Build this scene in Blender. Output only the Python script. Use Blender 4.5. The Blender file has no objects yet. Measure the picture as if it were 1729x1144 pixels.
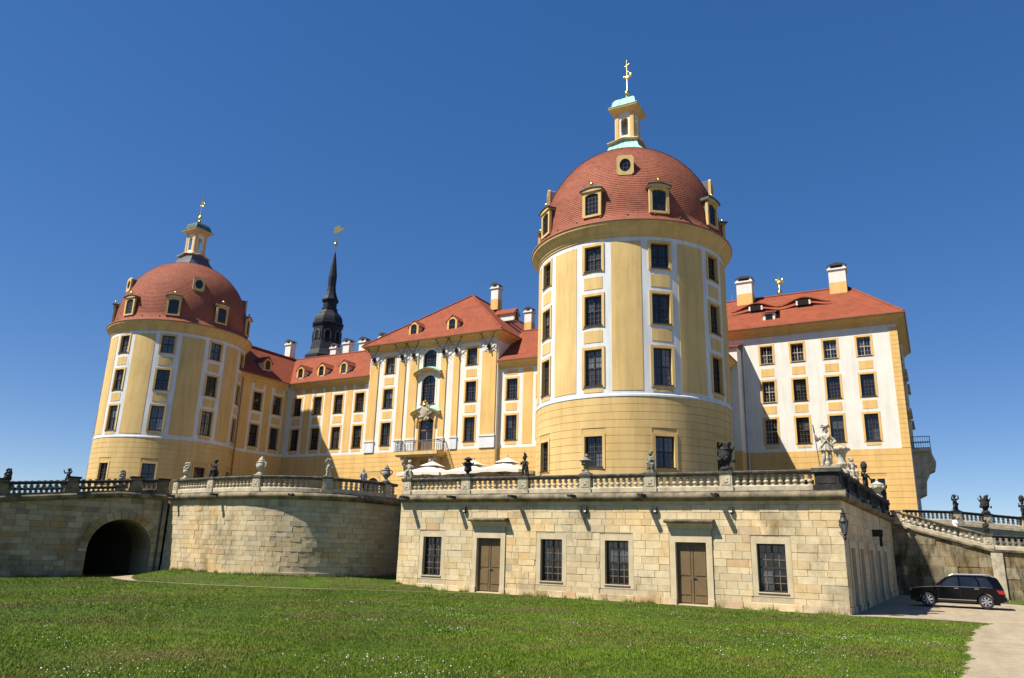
import bpy, bmesh, math, random
import numpy as np
from mathutils import Vector, Matrix
random.seed(7); RNG = np.random.default_rng(7)
S = bpy.context.scene
C = S.collection
rad = math.radians
# ------------------------------------------------------------------ camera
F_PX, W_PX, H_PX = 1260.0, 1729.0, 1144.0
PITCH, ROLL, YAW = math.atan(353/1260.0), rad(1.62), rad(29.3)
fw = Vector((-math.sin(YAW)*math.cos(PITCH), math.cos(YAW)*math.cos(PITCH), math.sin(PITCH)))
rt = Vector((math.cos(YAW), math.sin(YAW), 0)); upv = rt.cross(fw)
cr = math.cos(ROLL)*rt + math.sin(ROLL)*upv; cu = -math.sin(ROLL)*rt + math.cos(ROLL)*upv
cam = bpy.data.cameras.new('camera'); cam.sensor_width = 36; cam.lens = 36*F_PX/W_PX
cam.clip_start = 0.1; cam.clip_end = 5000
co = bpy.data.objects.new('camera', cam); C.objects.link(co)
mw = Matrix((cr, cu, -fw)).transposed().to_4x4(); mw.translation = (0, 0, 2.5); co.matrix_world = mw
S.camera = co
# ------------------------------------------------------------------ light
SUN = Vector((-.43, -.55, 1.0)).normalized()
SUN_EL = math.asin(SUN.z); SUN_AZ = math.atan2(SUN.x, SUN.y)
wd = bpy.data.worlds.new('World'); S.world = wd; wd.use_nodes = True
nt = wd.node_tree; bg = nt.nodes['Background']
sky = nt.nodes.new('ShaderNodeTexSky'); sky.sky_type = 'NISHITA'; sky.sun_disc = False
sky.sun_elevation = SUN_EL; sky.sun_rotation = SUN_AZ
sky.altitude = 100; sky.air_density = 0.6; sky.dust_density = 0.05; sky.ozone_density = 0.6
hs = nt.nodes.new('ShaderNodeHueSaturation'); hs.inputs['Saturation'].default_value = 1.76; hs.inputs['Hue'].default_value = .512   # the camera's own colour rendering, over the whole sky
gm = nt.nodes.new('ShaderNodeGamma'); gm.inputs[1].default_value = .6   # tone curve of the phone camera, the same for the whole sky
nt.links.new(sky.outputs[0], gm.inputs[0]); nt.links.new(gm.outputs[0], hs.inputs['Color']); nt.links.new(hs.outputs[0], bg.inputs[0]); bg.inputs[1].default_value = 0.138
sl = bpy.data.lights.new('sun', 'SUN'); sl.energy = 4.8; sl.angle = rad(.5); sl.color = (1, .95, .86)
so = bpy.data.objects.new('sun', sl); C.objects.link(so); so.location = (-40, -40, 90)
so.rotation_euler = SUN.to_track_quat('Z', 'Y').to_euler()
S.view_settings.view_transform = 'Standard'; S.view_settings.look = 'None'
S.view_settings.exposure = 0.85; S.view_settings.gamma = 1; S.cycles.diffuse_bounces = 2; S.view_settings.use_curve_mapping = False
# ------------------------------------------------------------------ materials
MT = {}
def nodes(name):
    m = bpy.data.materials.new(name); m.use_nodes = True; MT[name] = m
    return m, m.node_tree, m.node_tree.nodes['Principled BSDF']
def ramp(t, stops):
    r = t.nodes.new('ShaderNodeValToRGB'); e = r.color_ramp.elements
    while len(e) < len(stops): e.new(.5)
    for q, (p, c) in zip(e, stops): q.position = p; q.color = (*c, 1)
    return r
def noise(t, scale, detail=4, rough=.6, vec=None, stretch=None):
    n = t.nodes.new('ShaderNodeTexNoise'); n.inputs['Scale'].default_value = scale
    n.inputs['Detail'].default_value = detail; n.inputs['Roughness'].default_value = rough
    if vec is None:
        g = t.nodes.new('ShaderNodeNewGeometry'); vec = g.outputs['Position']
    if stretch:
        mp = t.nodes.new('ShaderNodeMapping'); mp.inputs['Scale'].default_value = stretch
        t.links.new(vec, mp.inputs[0]); vec = mp.outputs[0]
    t.links.new(vec, n.inputs['Vector']); return n
def mixc(t, fac, a, b, mode='MIX'):
    m = t.nodes.new('ShaderNodeMix'); m.data_type = 'RGBA'; m.blend_type = mode
    for s, v in ((0, fac), (6, a), (7, b)):
        if hasattr(v, 'links'): t.links.new(v, m.inputs[s])
        elif isinstance(v, (int, float)): m.inputs[s].default_value = v
        else: m.inputs[s].default_value = (*v, 1)
    return m.outputs[2]
def bump(t, b, h, strength=.3, dist=.02):
    n = t.nodes.new('ShaderNodeBump'); n.inputs['Strength'].default_value = strength
    n.inputs['Distance'].default_value = dist
    t.links.new(h, n.inputs['Height']); t.links.new(n.outputs[0], b.inputs['Normal']); return n
def simple(name, c1, c2=None, rough=.8, scale=3.0, bs=.15, bscale=30, metal=0, spec=.3, streak=0, lo=.35, hi=.7):
    m, t, b = nodes(name)
    b.inputs['Roughness'].default_value = rough; b.inputs['Metallic'].default_value = metal
    b.inputs['Specular IOR Level'].default_value = spec
    c2 = c2 or tuple(x*.8 for x in c1)
    n = noise(t, scale, 6, .65); r = ramp(t, [(lo, c1), (hi, c2)]); t.links.new(n.outputs[0], r.inputs[0])
    col = r.outputs[0]
    if streak:
        s = noise(t, 1.0, 5, .6, stretch=(2.2, 2.2, .22)); rr = ramp(t, [(.42, (1, 1, 1)), (.75, (1-streak,)*3)])
        t.links.new(s.outputs[0], rr.inputs[0]); col = mixc(t, 1.0, col, rr.outputs[0], 'MULTIPLY')
    t.links.new(col, b.inputs['Base Color'])
    if bs:
        n2 = noise(t, bscale, 5, .7); bump(t, b, n2.outputs[0], bs, .02)
    return m
simple('plaster_tower', (.68, .475, .200), (.60, .405, .160), .9, .5, .12, 14, spec=.12, streak=.24)
simple('plaster_facade', (.74, .475, .175), (.66, .41, .140), .9, .5, .10, 14, spec=.12, streak=.20)
simple('plaster_white', (.76, .725, .63), (.68, .64, .55), .9, .6, .10, 14, spec=.12, streak=.13)
simple('plaster_cool', (.70, .70, .69), (.61, .61, .60), .9, .6, .10, 14, spec=.12, streak=.22)
simple('plaster_joint', (.56, .38, .15), (.49, .325, .125), .95, 2, 0)
simple('stucco', (.72, .68, .60), (.50, .46, .39), .9, 6, .4, 12)
simple('stone_trim', (.60, .49, .315), (.49, .39, .235), .88, 1.6, .2, 25, streak=.15)
simple('stone_pale', (.52, .445, .31), (.24, .20, .135), .9, 2.2, .35, 22, lo=.42, hi=.78, streak=.25)
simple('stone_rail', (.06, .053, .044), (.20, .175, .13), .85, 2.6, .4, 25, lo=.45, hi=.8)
simple('stone_roll', (.25, .20, .12), (.05, .043, .033), .9, 1.3, .5, 20, lo=.38, hi=.66)
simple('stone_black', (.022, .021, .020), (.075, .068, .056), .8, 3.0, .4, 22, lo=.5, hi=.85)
simple('stone_sculpt', (.47, .42, .32), (.17, .15, .115), .9, 4.0, .4, 25, lo=.45, hi=.75)
simple('stone_grey', (.22, .21, .165), (.07, .068, .058), .88, 4.0, .4, 25, lo=.42, hi=.75)
simple('mortar', (.50, .405, .26), (.38, .305, .19), .95, 5, .3, 40)
simple('slate', (.008, .009, .011), (.024, .026, .030), .5, 2.5, .4, 9, spec=.25)
simple('lake_water', (.012, .022, .020), (.016, .028, .024), .08, .2, .25, 1.5, spec=.5)
simple('lead', (.10, .11, .125), (.05, .055, .065), .5, 3, .2, 9, spec=.5)
simple('copper_green', (.20, .50, .40), (.30, .58, .47), .6, 3, .15, 12)
simple('copper_dark', (.045, .075, .075), (.10, .20, .18), .5, 3, .15, 12)
simple('gold', (.85, .60, .20), (.75, .48, .12), .28, 5, 0, metal=1, spec=.5)
simple('iron', (.02, .02, .021), (.035, .034, .033), .55, 5, .1, 30, spec=.5)
simple('door_brown', (.165, .108, .048), (.135, .086, .037), .5, 2.0, .1, 40, spec=.4)
simple('door_red', (.09, .035, .022), (.06, .025, .018), .5, 2.0, .1, 40, spec=.4)
simple('wood_dark', (.045, .030, .020), (.03, .021, .015), .55, 3, .1, 40, spec=.4)
simple('wood_brown', (.17, .12, .088), (.13, .09, .064), .6, 3, .1, 40, spec=.4)
simple('wood_light', (.42, .37, .30), (.34, .29, .23), .6, 3, .1, 40, spec=.4)
simple('bar_tan', (.13, .105, .085), (.10, .08, .062), .6, 3, .1, 40, spec=.4)
simple('dark_void', (.006, .006, .006), (.012, .011, .010), .9, 3, 0)
simple('chimney_cap', (.028, .027, .027), (.05, .048, .045), .6, 3, .2, 20)
simple('canvas', (.66, .59, .47), (.60, .53, .42), .9, 2.5, .25, 6)
simple('gravel', (.37, .30, .205), (.29, .232, .155), .95, .8, .5, 45, spec=.1)
simple('terrace_paving', (.13, .11, .08), (.09, .076, .056), .95, 2, .3, 25)
simple('antler', (.035, .024, .018), (.06, .04, .028), .6, 8, .2, 30)
simple('skin', (.52, .30, .21), (.46, .26, .18), .6, 9, 0)
simple('hair', (.035, .022, .014), (.05, .03, .02), .7, 9, 0)
simple('cloth_grey', (.30, .31, .33), (.24, .25, .27), .9, 9, .2, 12)
simple('cloth_blue', (.16, .23, .42), (.12, .18, .34), .9, 9, .2, 12)
simple('cloth_white', (.78, .78, .78), (.68, .68, .68), .9, 9, .2, 12)
simple('cloth_dark', (.03, .035, .05), (.02, .024, .035), .9, 9, .2, 12)
simple('car_paint', (.0025, .0027, .004), (.003, .0032, .005), .1, 9, 0, spec=.2)
MT['car_paint'].node_tree.nodes['Principled BSDF'].inputs['Coat Weight'].default_value = .1
simple('car_trim', (.015, .015, .015), None, .6, 9, .1, 60)
simple('chrome', (.78, .78, .78), (.7, .7, .7), .16, 9, 0, metal=1)
simple('alloy', (.36, .36, .37), (.30, .30, .31), .35, 9, 0, metal=.5)
simple('rubber', (.02, .02, .02), (.03, .03, .03), .85, 9, .2, 30)
simple('tail_red', (.35, .012, .012), (.25, .008, .008), .15, 9, 0, spec=.6)
simple('gutter', (.40, .17, .10), (.33, .13, .08), .5, 3, 0)
simple('daisy', (.85, .85, .82), (.8, .8, .74), .8, 9, 0)
def glass_mat(name, base, var):
    m, t, b = nodes(name)
    oi = t.nodes.new('ShaderNodeObjectInfo'); r = ramp(t, [(0, base), (.72, tuple(x*1.5 for x in base)), (1, var)])
    t.links.new(oi.outputs['Random'], r.inputs[0])
    n = noise(t, 1.6, 3, .5); rr = ramp(t, [(.35, (.55,)*3), (.65, (1,)*3)]); t.links.new(n.outputs[0], rr.inputs[0])
    t.links.new(mixc(t, 1.0, r.outputs[0], rr.outputs[0], 'MULTIPLY'), b.inputs['Base Color'])
    b.inputs['Roughness'].default_value = .06; b.inputs['Specular IOR Level'].default_value = .75
    n2 = noise(t, 1.1, 2, .5); bump(t, b, n2.outputs[0], .12, .05)
    return m
t_ = MT['gravel'].node_tree; b_ = t_.nodes['Principled BSDF']; src_ = b_.inputs['Base Color'].links[0].from_socket   # stony speckle and faint wheel tracks
n1_ = noise(t_, 26, 4, .8); r1_ = ramp(t_, [(.32, (.72,)*3), (.62, (1.12,)*3)]); t_.links.new(n1_.outputs[0], r1_.inputs[0])
n2_ = noise(t_, 1.4, 5, .6, stretch=(1.0, .16, 1)); r2_ = ramp(t_, [(.35, (.84,)*3), (.6, (1.05,)*3)]); t_.links.new(n2_.outputs[0], r2_.inputs[0])
t_.links.new(mixc(t_, 1.0, mixc(t_, 1.0, src_, r1_.outputs[0], 'MULTIPLY'), r2_.outputs[0], 'MULTIPLY'), b_.inputs['Base Color'])
glass_mat('glass', (.010, .011, .014), (.10, .105, .11))
glass_mat('glass_mid', (.035, .038, .044), (.22, .22, .215))
glass_mat('glass_sky', (.10, .11, .13), (.45, .46, .48))  # pale base colour stands in for sky reflected in the panes
glass_mat('car_glass', (.012, .014, .016), (.012, .014, .016))
def tile_mat(name, c1, c2, row=.21, geo=False):
    m, t, b = nodes(name)
    g = t.nodes.new('ShaderNodeNewGeometry'); sp = t.nodes.new('ShaderNodeSeparateXYZ'); t.links.new(g.outputs['Position'], sp.inputs[0])
    def math_(op, a, bb=None):
        q = t.nodes.new('ShaderNodeMath'); q.operation = op
        for i, v in enumerate((a, bb)):
            if v is None: continue
            if hasattr(v, 'links'): t.links.new(v, q.inputs[i])
            else: q.inputs[i].default_value = v
        return q.outputs[0]
    k = math_('DIVIDE', sp.outputs[2], row); fl = math_('FLOOR', k); fr = math_('SUBTRACT', k, fl)
    xy = math_('ADD', math_('ADD', sp.outputs[0], sp.outputs[1]), math_('MULTIPLY', fl, .091))
    kx = math_('DIVIDE', xy, .19); fx = math_('FLOOR', kx); frx = math_('SUBTRACT', kx, fx)
    cb = t.nodes.new('ShaderNodeCombineXYZ'); t.links.new(fl, cb.inputs[0]); t.links.new(fx, cb.inputs[1])
    wn = t.nodes.new('ShaderNodeTexWhiteNoise'); wn.noise_dimensions = '2D'; t.links.new(cb.outputs[0], wn.inputs['Vector'])
    n = noise(t, .55, 5, .6); r = ramp(t, [(.3, c1), (.72, c2)]); t.links.new(n.outputs[0], r.inputs[0])
    rv = ramp(t, [(0, (.80,)*3), (.25, (.95,)*3), (1, (1.07,)*3)]); t.links.new(wn.outputs[0], rv.inputs[0])
    t.links.new(mixc(t, 1.0, r.outputs[0], rv.outputs[0], 'MULTIPLY'), b.inputs['Base Color'])
    b.inputs['Roughness'].default_value = .8; b.inputs['Specular IOR Level'].default_value = .15
    h = math_('ADD', math_('MULTIPLY', math_('SUBTRACT', 1.0, fr), 0.0 if geo else 1.0), math_('MULTIPLY', math_('ABSOLUTE', math_('SUBTRACT', frx, .5)), -.5))
    bump(t, b, h, .55, .03)
    return m
tile_mat('roof_tile', (.260, .068, .030), (.195, .050, .025))
tile_mat('dome_tile', (.335, .112, .064), (.25, .082, .050), geo=True)
def stone_mat(name, stops, dark=0.0):
    # tone comes from the piece itself: an object property for single stones, a face attribute for joined ones
    m, t, b = nodes(name)
    a = t.nodes.new('ShaderNodeAttribute'); a.attribute_type = 'OBJECT'; a.attribute_name = 'tone'
    a2 = t.nodes.new('ShaderNodeAttribute'); a2.attribute_type = 'GEOMETRY'; a2.attribute_name = 'tone'
    ad = t.nodes.new('ShaderNodeMath'); ad.operation = 'ADD'; t.links.new(a.outputs['Fac'], ad.inputs[0]); t.links.new(a2.outputs['Fac'], ad.inputs[1])
    r = ramp(t, stops); t.links.new(ad.outputs[0], r.inputs[0])
    n = noise(t, 2.4, 6, .7); rr = ramp(t, [(.32, (.78,)*3), (.66, (1.05,)*3)]); t.links.new(n.outputs[0], rr.inputs[0])
    col = mixc(t, 1.0, r.outputs[0], rr.outputs[0], 'MULTIPLY')
    if dark < 0:
        w_ = noise(t, .30, 5, .65); rw = ramp(t, [(.36, (1.10, 1.0, .84)), (.5, (1, 1, 1)), (.66, (.86, .87, .88))]); t.links.new(w_.outputs[0], rw.inputs[0]); col = mixc(t, 1.0, col, rw.outputs[0], 'MULTIPLY')
    s = noise(t, .45, 6, .7, stretch=(1, 1, .5)); rs = ramp(t, [(.52-dark, (1, 1, 1)), (.72, (.40, .39, .37))]); t.links.new(s.outputs[0], rs.inputs[0])
    col = mixc(t, 1.0, col, rs.outputs[0], 'MULTIPLY')
    if dark > .1:
        v_ = noise(t, 1.3, 7, .75, stretch=(1.6, 1.6, .45)); rv = ramp(t, [(.36, (1.25, 1.2, 1.1)), (.5, (.8, .78, .74)), (.62, (.26, .245, .225))]); t.links.new(v_.outputs[0], rv.inputs[0]); col = mixc(t, 1.0, col, rv.outputs[0], 'MULTIPLY')
    t.links.new(col, b.inputs['Base Color']); b.inputs['Roughness'].default_value = .92; b.inputs['Specular IOR Level'].default_value = .15
    n2 = noise(t, 16, 6, .7); bump(t, b, n2.outputs[0], .45, .025)
    return m
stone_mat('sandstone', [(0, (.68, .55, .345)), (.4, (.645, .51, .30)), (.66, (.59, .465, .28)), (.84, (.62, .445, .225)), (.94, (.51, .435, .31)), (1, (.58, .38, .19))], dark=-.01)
stone_mat('sandstone_tan', [(0, (.59, .48, .30)), (.35, (.55, .435, .26)), (.6, (.50, .40, .25)), (.82, (.54, .39, .195)), (.94, (.41, .355, .255)), (1, (.50, .32, .16))], dark=-.01)
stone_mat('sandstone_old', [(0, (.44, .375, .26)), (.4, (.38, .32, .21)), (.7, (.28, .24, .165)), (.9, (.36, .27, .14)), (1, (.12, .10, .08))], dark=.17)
stone_mat('sandstone_shade', [(0, (.46, .38, .25)), (.4, (.38, .305, .185)), (.7, (.31, .255, .165)), (.88, (.42, .27, .10)), (1, (.24, .21, .17))], dark=.04)  # darker copy of sandstone, the arch wall's shade put into its colour
def grass_mat(name, dk, md, lt, dry):
    m, t, b = nodes(name)
    n = noise(t, 1.1, 6, .7); r = ramp(t, [(.3, dk), (.5, md), (.72, lt)]); t.links.new(n.outputs[0], r.inputs[0])
    n2 = noise(t, .28, 5, .65); r2 = ramp(t, [(.47, (0, 0, 0)), (.66, (.85,)*3)]); t.links.new(n2.outputs[0], r2.inputs[0])
    n3 = noise(t, 40, 3, .6); r3 = ramp(t, [(.3, (.62,)*3), (.7, (1.25,)*3)]); t.links.new(n3.outputs[0], r3.inputs[0])
    col = mixc(t, r2.outputs[0], r.outputs[0], dry); col = mixc(t, 1.0, col, r3.outputs[0], 'MULTIPLY')
    n4 = noise(t, .13, 4, .6); r4 = ramp(t, [(.36, (.78, .80, .8)), (.62, (1.2, 1.15, 1.05))]); t.links.new(n4.outputs[0], r4.inputs[0]); col = mixc(t, 1.0, col, r4.outputs[0], 'MULTIPLY')
    t.links.new(col, b.inputs['Base Color']); b.inputs['Roughness'].default_value = .75; b.inputs['Specular IOR Level'].default_value = .2
    return m, t, b
grass_mat('lawn', (.034, .060, .006), (.052, .084, .008), (.074, .110, .011), (.082, .074, .024))
m_, t_, b_ = grass_mat('blade', (.082, .142, .007), (.122, .192, .010), (.172, .240, .017), (.172, .150, .038))
# ------------------------------------------------------------------ mesh builder
def rotz(p, a): return (p[0]*math.cos(a)-p[1]*math.sin(a), p[0]*math.sin(a)+p[1]*math.cos(a), p[2])
class MB:
    def __init__(s): s.v = []; s.f = []
    def add(s, vs, fs):
        o = len(s.v); s.v += [tuple(p) for p in vs]; s.f += [tuple(i+o for i in q) for q in fs]; return s
    def box(s, x0, x1, y0, y1, z0, z1, m=None):
        vs = [(x, y, z) for z in (z0, z1) for y in (y0, y1) for x in (x0, x1)]
        if m: vs = [m(*p) for p in vs]
        return s.add(vs, [(0, 2, 3, 1), (4, 5, 7, 6), (0, 1, 5, 4), (2, 6, 7, 3), (0, 4, 6, 2), (1, 3, 7, 5)])
    def pbox(s, m, u0, u1, z0, z1, d0, d1, n=1):
        vs = []; fs = []
        for i in range(n+1):
            u = u0+(u1-u0)*i/n; vs += [m(u, z0, d0), m(u, z0, d1), m(u, z1, d1), m(u, z1, d0)]
        for i in range(n):
            for k in range(4): a = i*4+k; b = i*4+(k+1) % 4; fs.append((a, b, b+4, a+4))
        fs += [(3, 2, 1, 0), (n*4, n*4+1, n*4+2, n*4+3)]
        return s.add(vs, fs)
    def lathe(s, prof, seg=24, c=(0, 0, 0), rot=0.0, cap=True, sq=False, sx=1, sy=1):
        k = 1/math.cos(math.pi/seg) if sq else 1
        vs = []; fs = []; n = len(prof)
        for r, z in prof:
            for i in range(seg):
                a = rot+2*math.pi*i/seg; vs.append((c[0]+r*k*math.cos(a)*sx, c[1]+r*k*math.sin(a)*sy, c[2]+z))
        for j in range(n-1):
            for i in range(seg): i2 = (i+1) % seg; fs.append((j*seg+i, j*seg+i2, (j+1)*seg+i2, (j+1)*seg+i))
        if cap: fs += [tuple(reversed(range(seg))), tuple(range((n-1)*seg, n*seg))]
        return s.add(vs, fs)
    def tube(s, p0, p1, r0, r1=None, seg=8):
        r1 = r0 if r1 is None else r1; p0 = Vector(p0); p1 = Vector(p1); d = (p1-p0).normalized()
        a = d.orthogonal().normalized(); b = d.cross(a); vs = []
        for p, r in ((p0, r0), (p1, r1)):
            for i in range(seg): t = 2*math.pi*i/seg; vs.append(p+a*r*math.cos(t)+b*r*math.sin(t))
        fs = [(i, (i+1) % seg, seg+(i+1) % seg, seg+i) for i in range(seg)]+[tuple(reversed(range(seg))), tuple(range(seg, 2*seg))]
        return s.add(vs, fs)
    def path(s, pts, r, seg=6):
        for a, b in zip(pts, pts[1:]): s.tube(a, b, r if not callable(r) else r(a), None, seg)
        return s
    def ball(s, c, rx, ry=None, rz=None, seg=12, rings=8):
        ry = rx if ry is None else ry; rz = rx if rz is None else rz; vs = [(c[0], c[1], c[2]-rz)]; fs = []
        for j in range(1, rings):
            t = math.pi*j/rings
            for i in range(seg): a = 2*math.pi*i/seg; vs.append((c[0]+rx*math.sin(t)*math.cos(a), c[1]+ry*math.sin(t)*math.sin(a), c[2]-rz*math.cos(t)))
        vs.append((c[0], c[1], c[2]+rz)); e = len(vs)-1
        for i in range(seg):
            i2 = (i+1) % seg; fs.append((0, 1+i2, 1+i)); fs.append((e, e-seg+i, e-seg+i2))
            for j in range(rings-2): a = 1+j*seg; fs.append((a+i, a+i2, a+seg+i2, a+seg+i))
        return s.add(vs, fs)
    def cap(s, p0, p1, r0, r1, seg=10):
        s.tube(p0, p1, r0, r1, seg); s.ball(p0, r0, seg=seg, rings=6); s.ball(p1, r1, seg=seg, rings=6); return s
    def prism(s, poly, d0, d1, m):
        n = len(poly); vs = [m(u, z, d0) for u, z in poly]+[m(u, z, d1) for u, z in poly]
        return s.add(vs, [tuple(reversed(range(n))), tuple(range(n, 2*n))]+[(i, (i+1) % n, n+(i+1) % n, n+i) for i in range(n)])
    def sweep(s, prof, pth, closed_prof=True):
        n = len(pth); k = len(prof); vs = []; fs = []
        for i in range(n):
            p = Vector(pth[i]); a = Vector(pth[max(i-1, 0)]); b = Vector(pth[min(i+1, n-1)])
            d1 = (p-a); d1.z = 0; d2 = (b-p); d2.z = 0
            if d1.length < 1e-6: d1 = d2.copy()
            if d2.length < 1e-6: d2 = d1.copy()
            d1.normalize(); d2.normalize(); t = (d1+d2).normalized(); nn = Vector((t.y, -t.x, 0)); sc = 1/max(.4, t.dot(d1))
            for d, z in prof: q = p+nn*d*sc; vs.append((q.x, q.y, q.z+z))
        for i in range(n-1):
            for j in range(k): j2 = (j+1) % k; fs.append((i*k+j, i*k+j2, (i+1)*k+j2, (i+1)*k+j))
        fs += [tuple(reversed(range(k))), tuple(range((n-1)*k, n*k))]
        return s.add(vs, fs)
    def mesh(s, name, mat, smooth=None, off=(0, 0, 0)):
        me = bpy.data.meshes.new(name)
        v = np.array(s.v, dtype=float)-np.array(off, dtype=float) if len(s.v) else np.zeros((0, 3))
        me.from_pydata(v.tolist(), [], s.f); bm = bmesh.new(); bm.from_mesh(me)
        bmesh.ops.recalc_face_normals(bm, faces=bm.faces); bm.to_mesh(me); bm.free()
        if smooth is not None:
            me.shade_smooth(); me.set_sharp_from_angle(angle=rad(smooth))
        me.materials.append(MT[mat]); return me
def link(name, me, parent=None, loc=(0, 0, 0), rz=0.0, scale=None):
    o = bpy.data.objects.new(name, me); C.objects.link(o); o.location = loc; o.rotation_euler = (0, 0, rz)
    if scale: o.scale = scale
    if parent: o.parent = parent
    return o
def base(o):                       # world position of the thing a part belongs to (things carry no scale)
    p = Vector((0, 0, 0)); rz = 0
    while o: p += o.location; o = o.parent
    return p
def part(name, mb, mat, parent, smooth=None):   # vertices given in world space
    return link(name, mb.mesh(name, mat, smooth, base(parent)), parent)
def thing(name, label, cat, loc=(0, 0, 0), rz=0.0, group=None):
    o = bpy.data.objects.new(name, None); C.objects.link(o); o.location = loc; o.rotation_euler = (0, 0, rz); o.empty_display_size = .2
    o['label'] = label; o['category'] = cat
    if group: o['group'] = group
    return o
def structure(name, mb, mat, smooth=None):
    o = link(name, mb.mesh(name, mat, smooth)); o['kind'] = 'structure'; return o
def place(me, name, parent, wp, rz=0, scale=None): # a shared mesh at a world position under an unrotated parent
    return link(name, me, parent, tuple(Vector(wp)-base(parent)), rz, scale)
def flat(o, ang):                  # u along direction ang, d outward (to the right of u)
    c, s_ = math.cos(ang), math.sin(ang)
    return lambda u, z, d: (o[0]+c*u+s_*d, o[1]+s_*u-c*d, z)
def cyl(c, r):                     # u in degrees from -Y towards +X
    return lambda u, z, d: (c[0]+(r+d)*math.sin(rad(u)), c[1]-(r+d)*math.cos(rad(u)), z)
def wall(mb, m, us, zs, ops, depth, gu=.045, gz=.045):
    ops = [(o[0]-gu, o[1]+gu, max(o[2]-gz, min(zs)), o[3]+gz) for o in ops]
    us = sorted(set([round(u, 4) for u in us]+[round(x, 4) for o in ops for x in o[:2]])); zs = sorted(set([round(z, 4) for z in zs]+[round(x, 4) for o in ops for x in o[2:4]]))
    us = [u for u in us if us[0] <= u <= us[-1]]
    idx = {}; vs = []; fs = []
    def vi(u, z):
        if (u, z) not in idx: idx[(u, z)] = len(vs); vs.append(m(u, z, 0))
        return idx[(u, z)]
    for a, b in zip(us, us[1:]):
        for c, d in zip(zs, zs[1:]):
            mu, mz = (a+b)/2, (c+d)/2
            if any(o[0] < mu < o[1] and o[2] < mz < o[3] for o in ops): continue
            fs.append((vi(a, c), vi(b, c), vi(b, d), vi(a, d)))
    mb.add(vs, fs)
    for u0, u1, z0, z1 in [o[:4] for o in ops]:
        q = [(u0, z0), (u1, z0), (u1, z1), (u0, z1)]
        for i in range(4):
            a, b = q[i], q[(i+1) % 4]; mb.add([m(*a, 0), m(*b, 0), m(*b, -depth), m(*a, -depth)], [(0, 1, 2, 3)])
    return mb
# ------------------------------------------------------------------ windows
WC = {}
ARC = 10
def arch_pts(w, h, rise, n=ARC):   # outline of an opening with a segment-arched head, from bottom left clockwise
    r = (w*w/4+rise*rise)/(2*rise); a = math.asin(min(1, w/2/r)); pts = [(-w/2, 0)]
    for i in range(n+1): t = -a+2*a*i/n; pts.append((r*math.sin(t), h-rise+r*math.cos(t)-r*math.cos(a)))
    pts.append((w/2, 0)); return pts
def ring(mb, inner, outer, y0, y1): # a frame between two outlines of equal length (open at the bottom)
    n = len(inner); vs = []
    for y in (y0, y1): vs += [(p[0], y, p[1]) for p in inner]+[(p[0], y, p[1]) for p in outer]
    fs = []
    for i in range(n-1):
        fs += [(i, i+1, n+i+1, n+i), (2*n+i, 3*n+i, 3*n+i+1, 2*n+i+1), (i, 2*n+i, 2*n+i+1, i+1), (n+i, n+i+1, 3*n+i+1, 3*n+i)]
    fs += [(0, n, 3*n, 2*n), (n-1, 3*n-1, 4*n-1, 2*n-1)]
    return mb.add(vs, fs)
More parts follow.
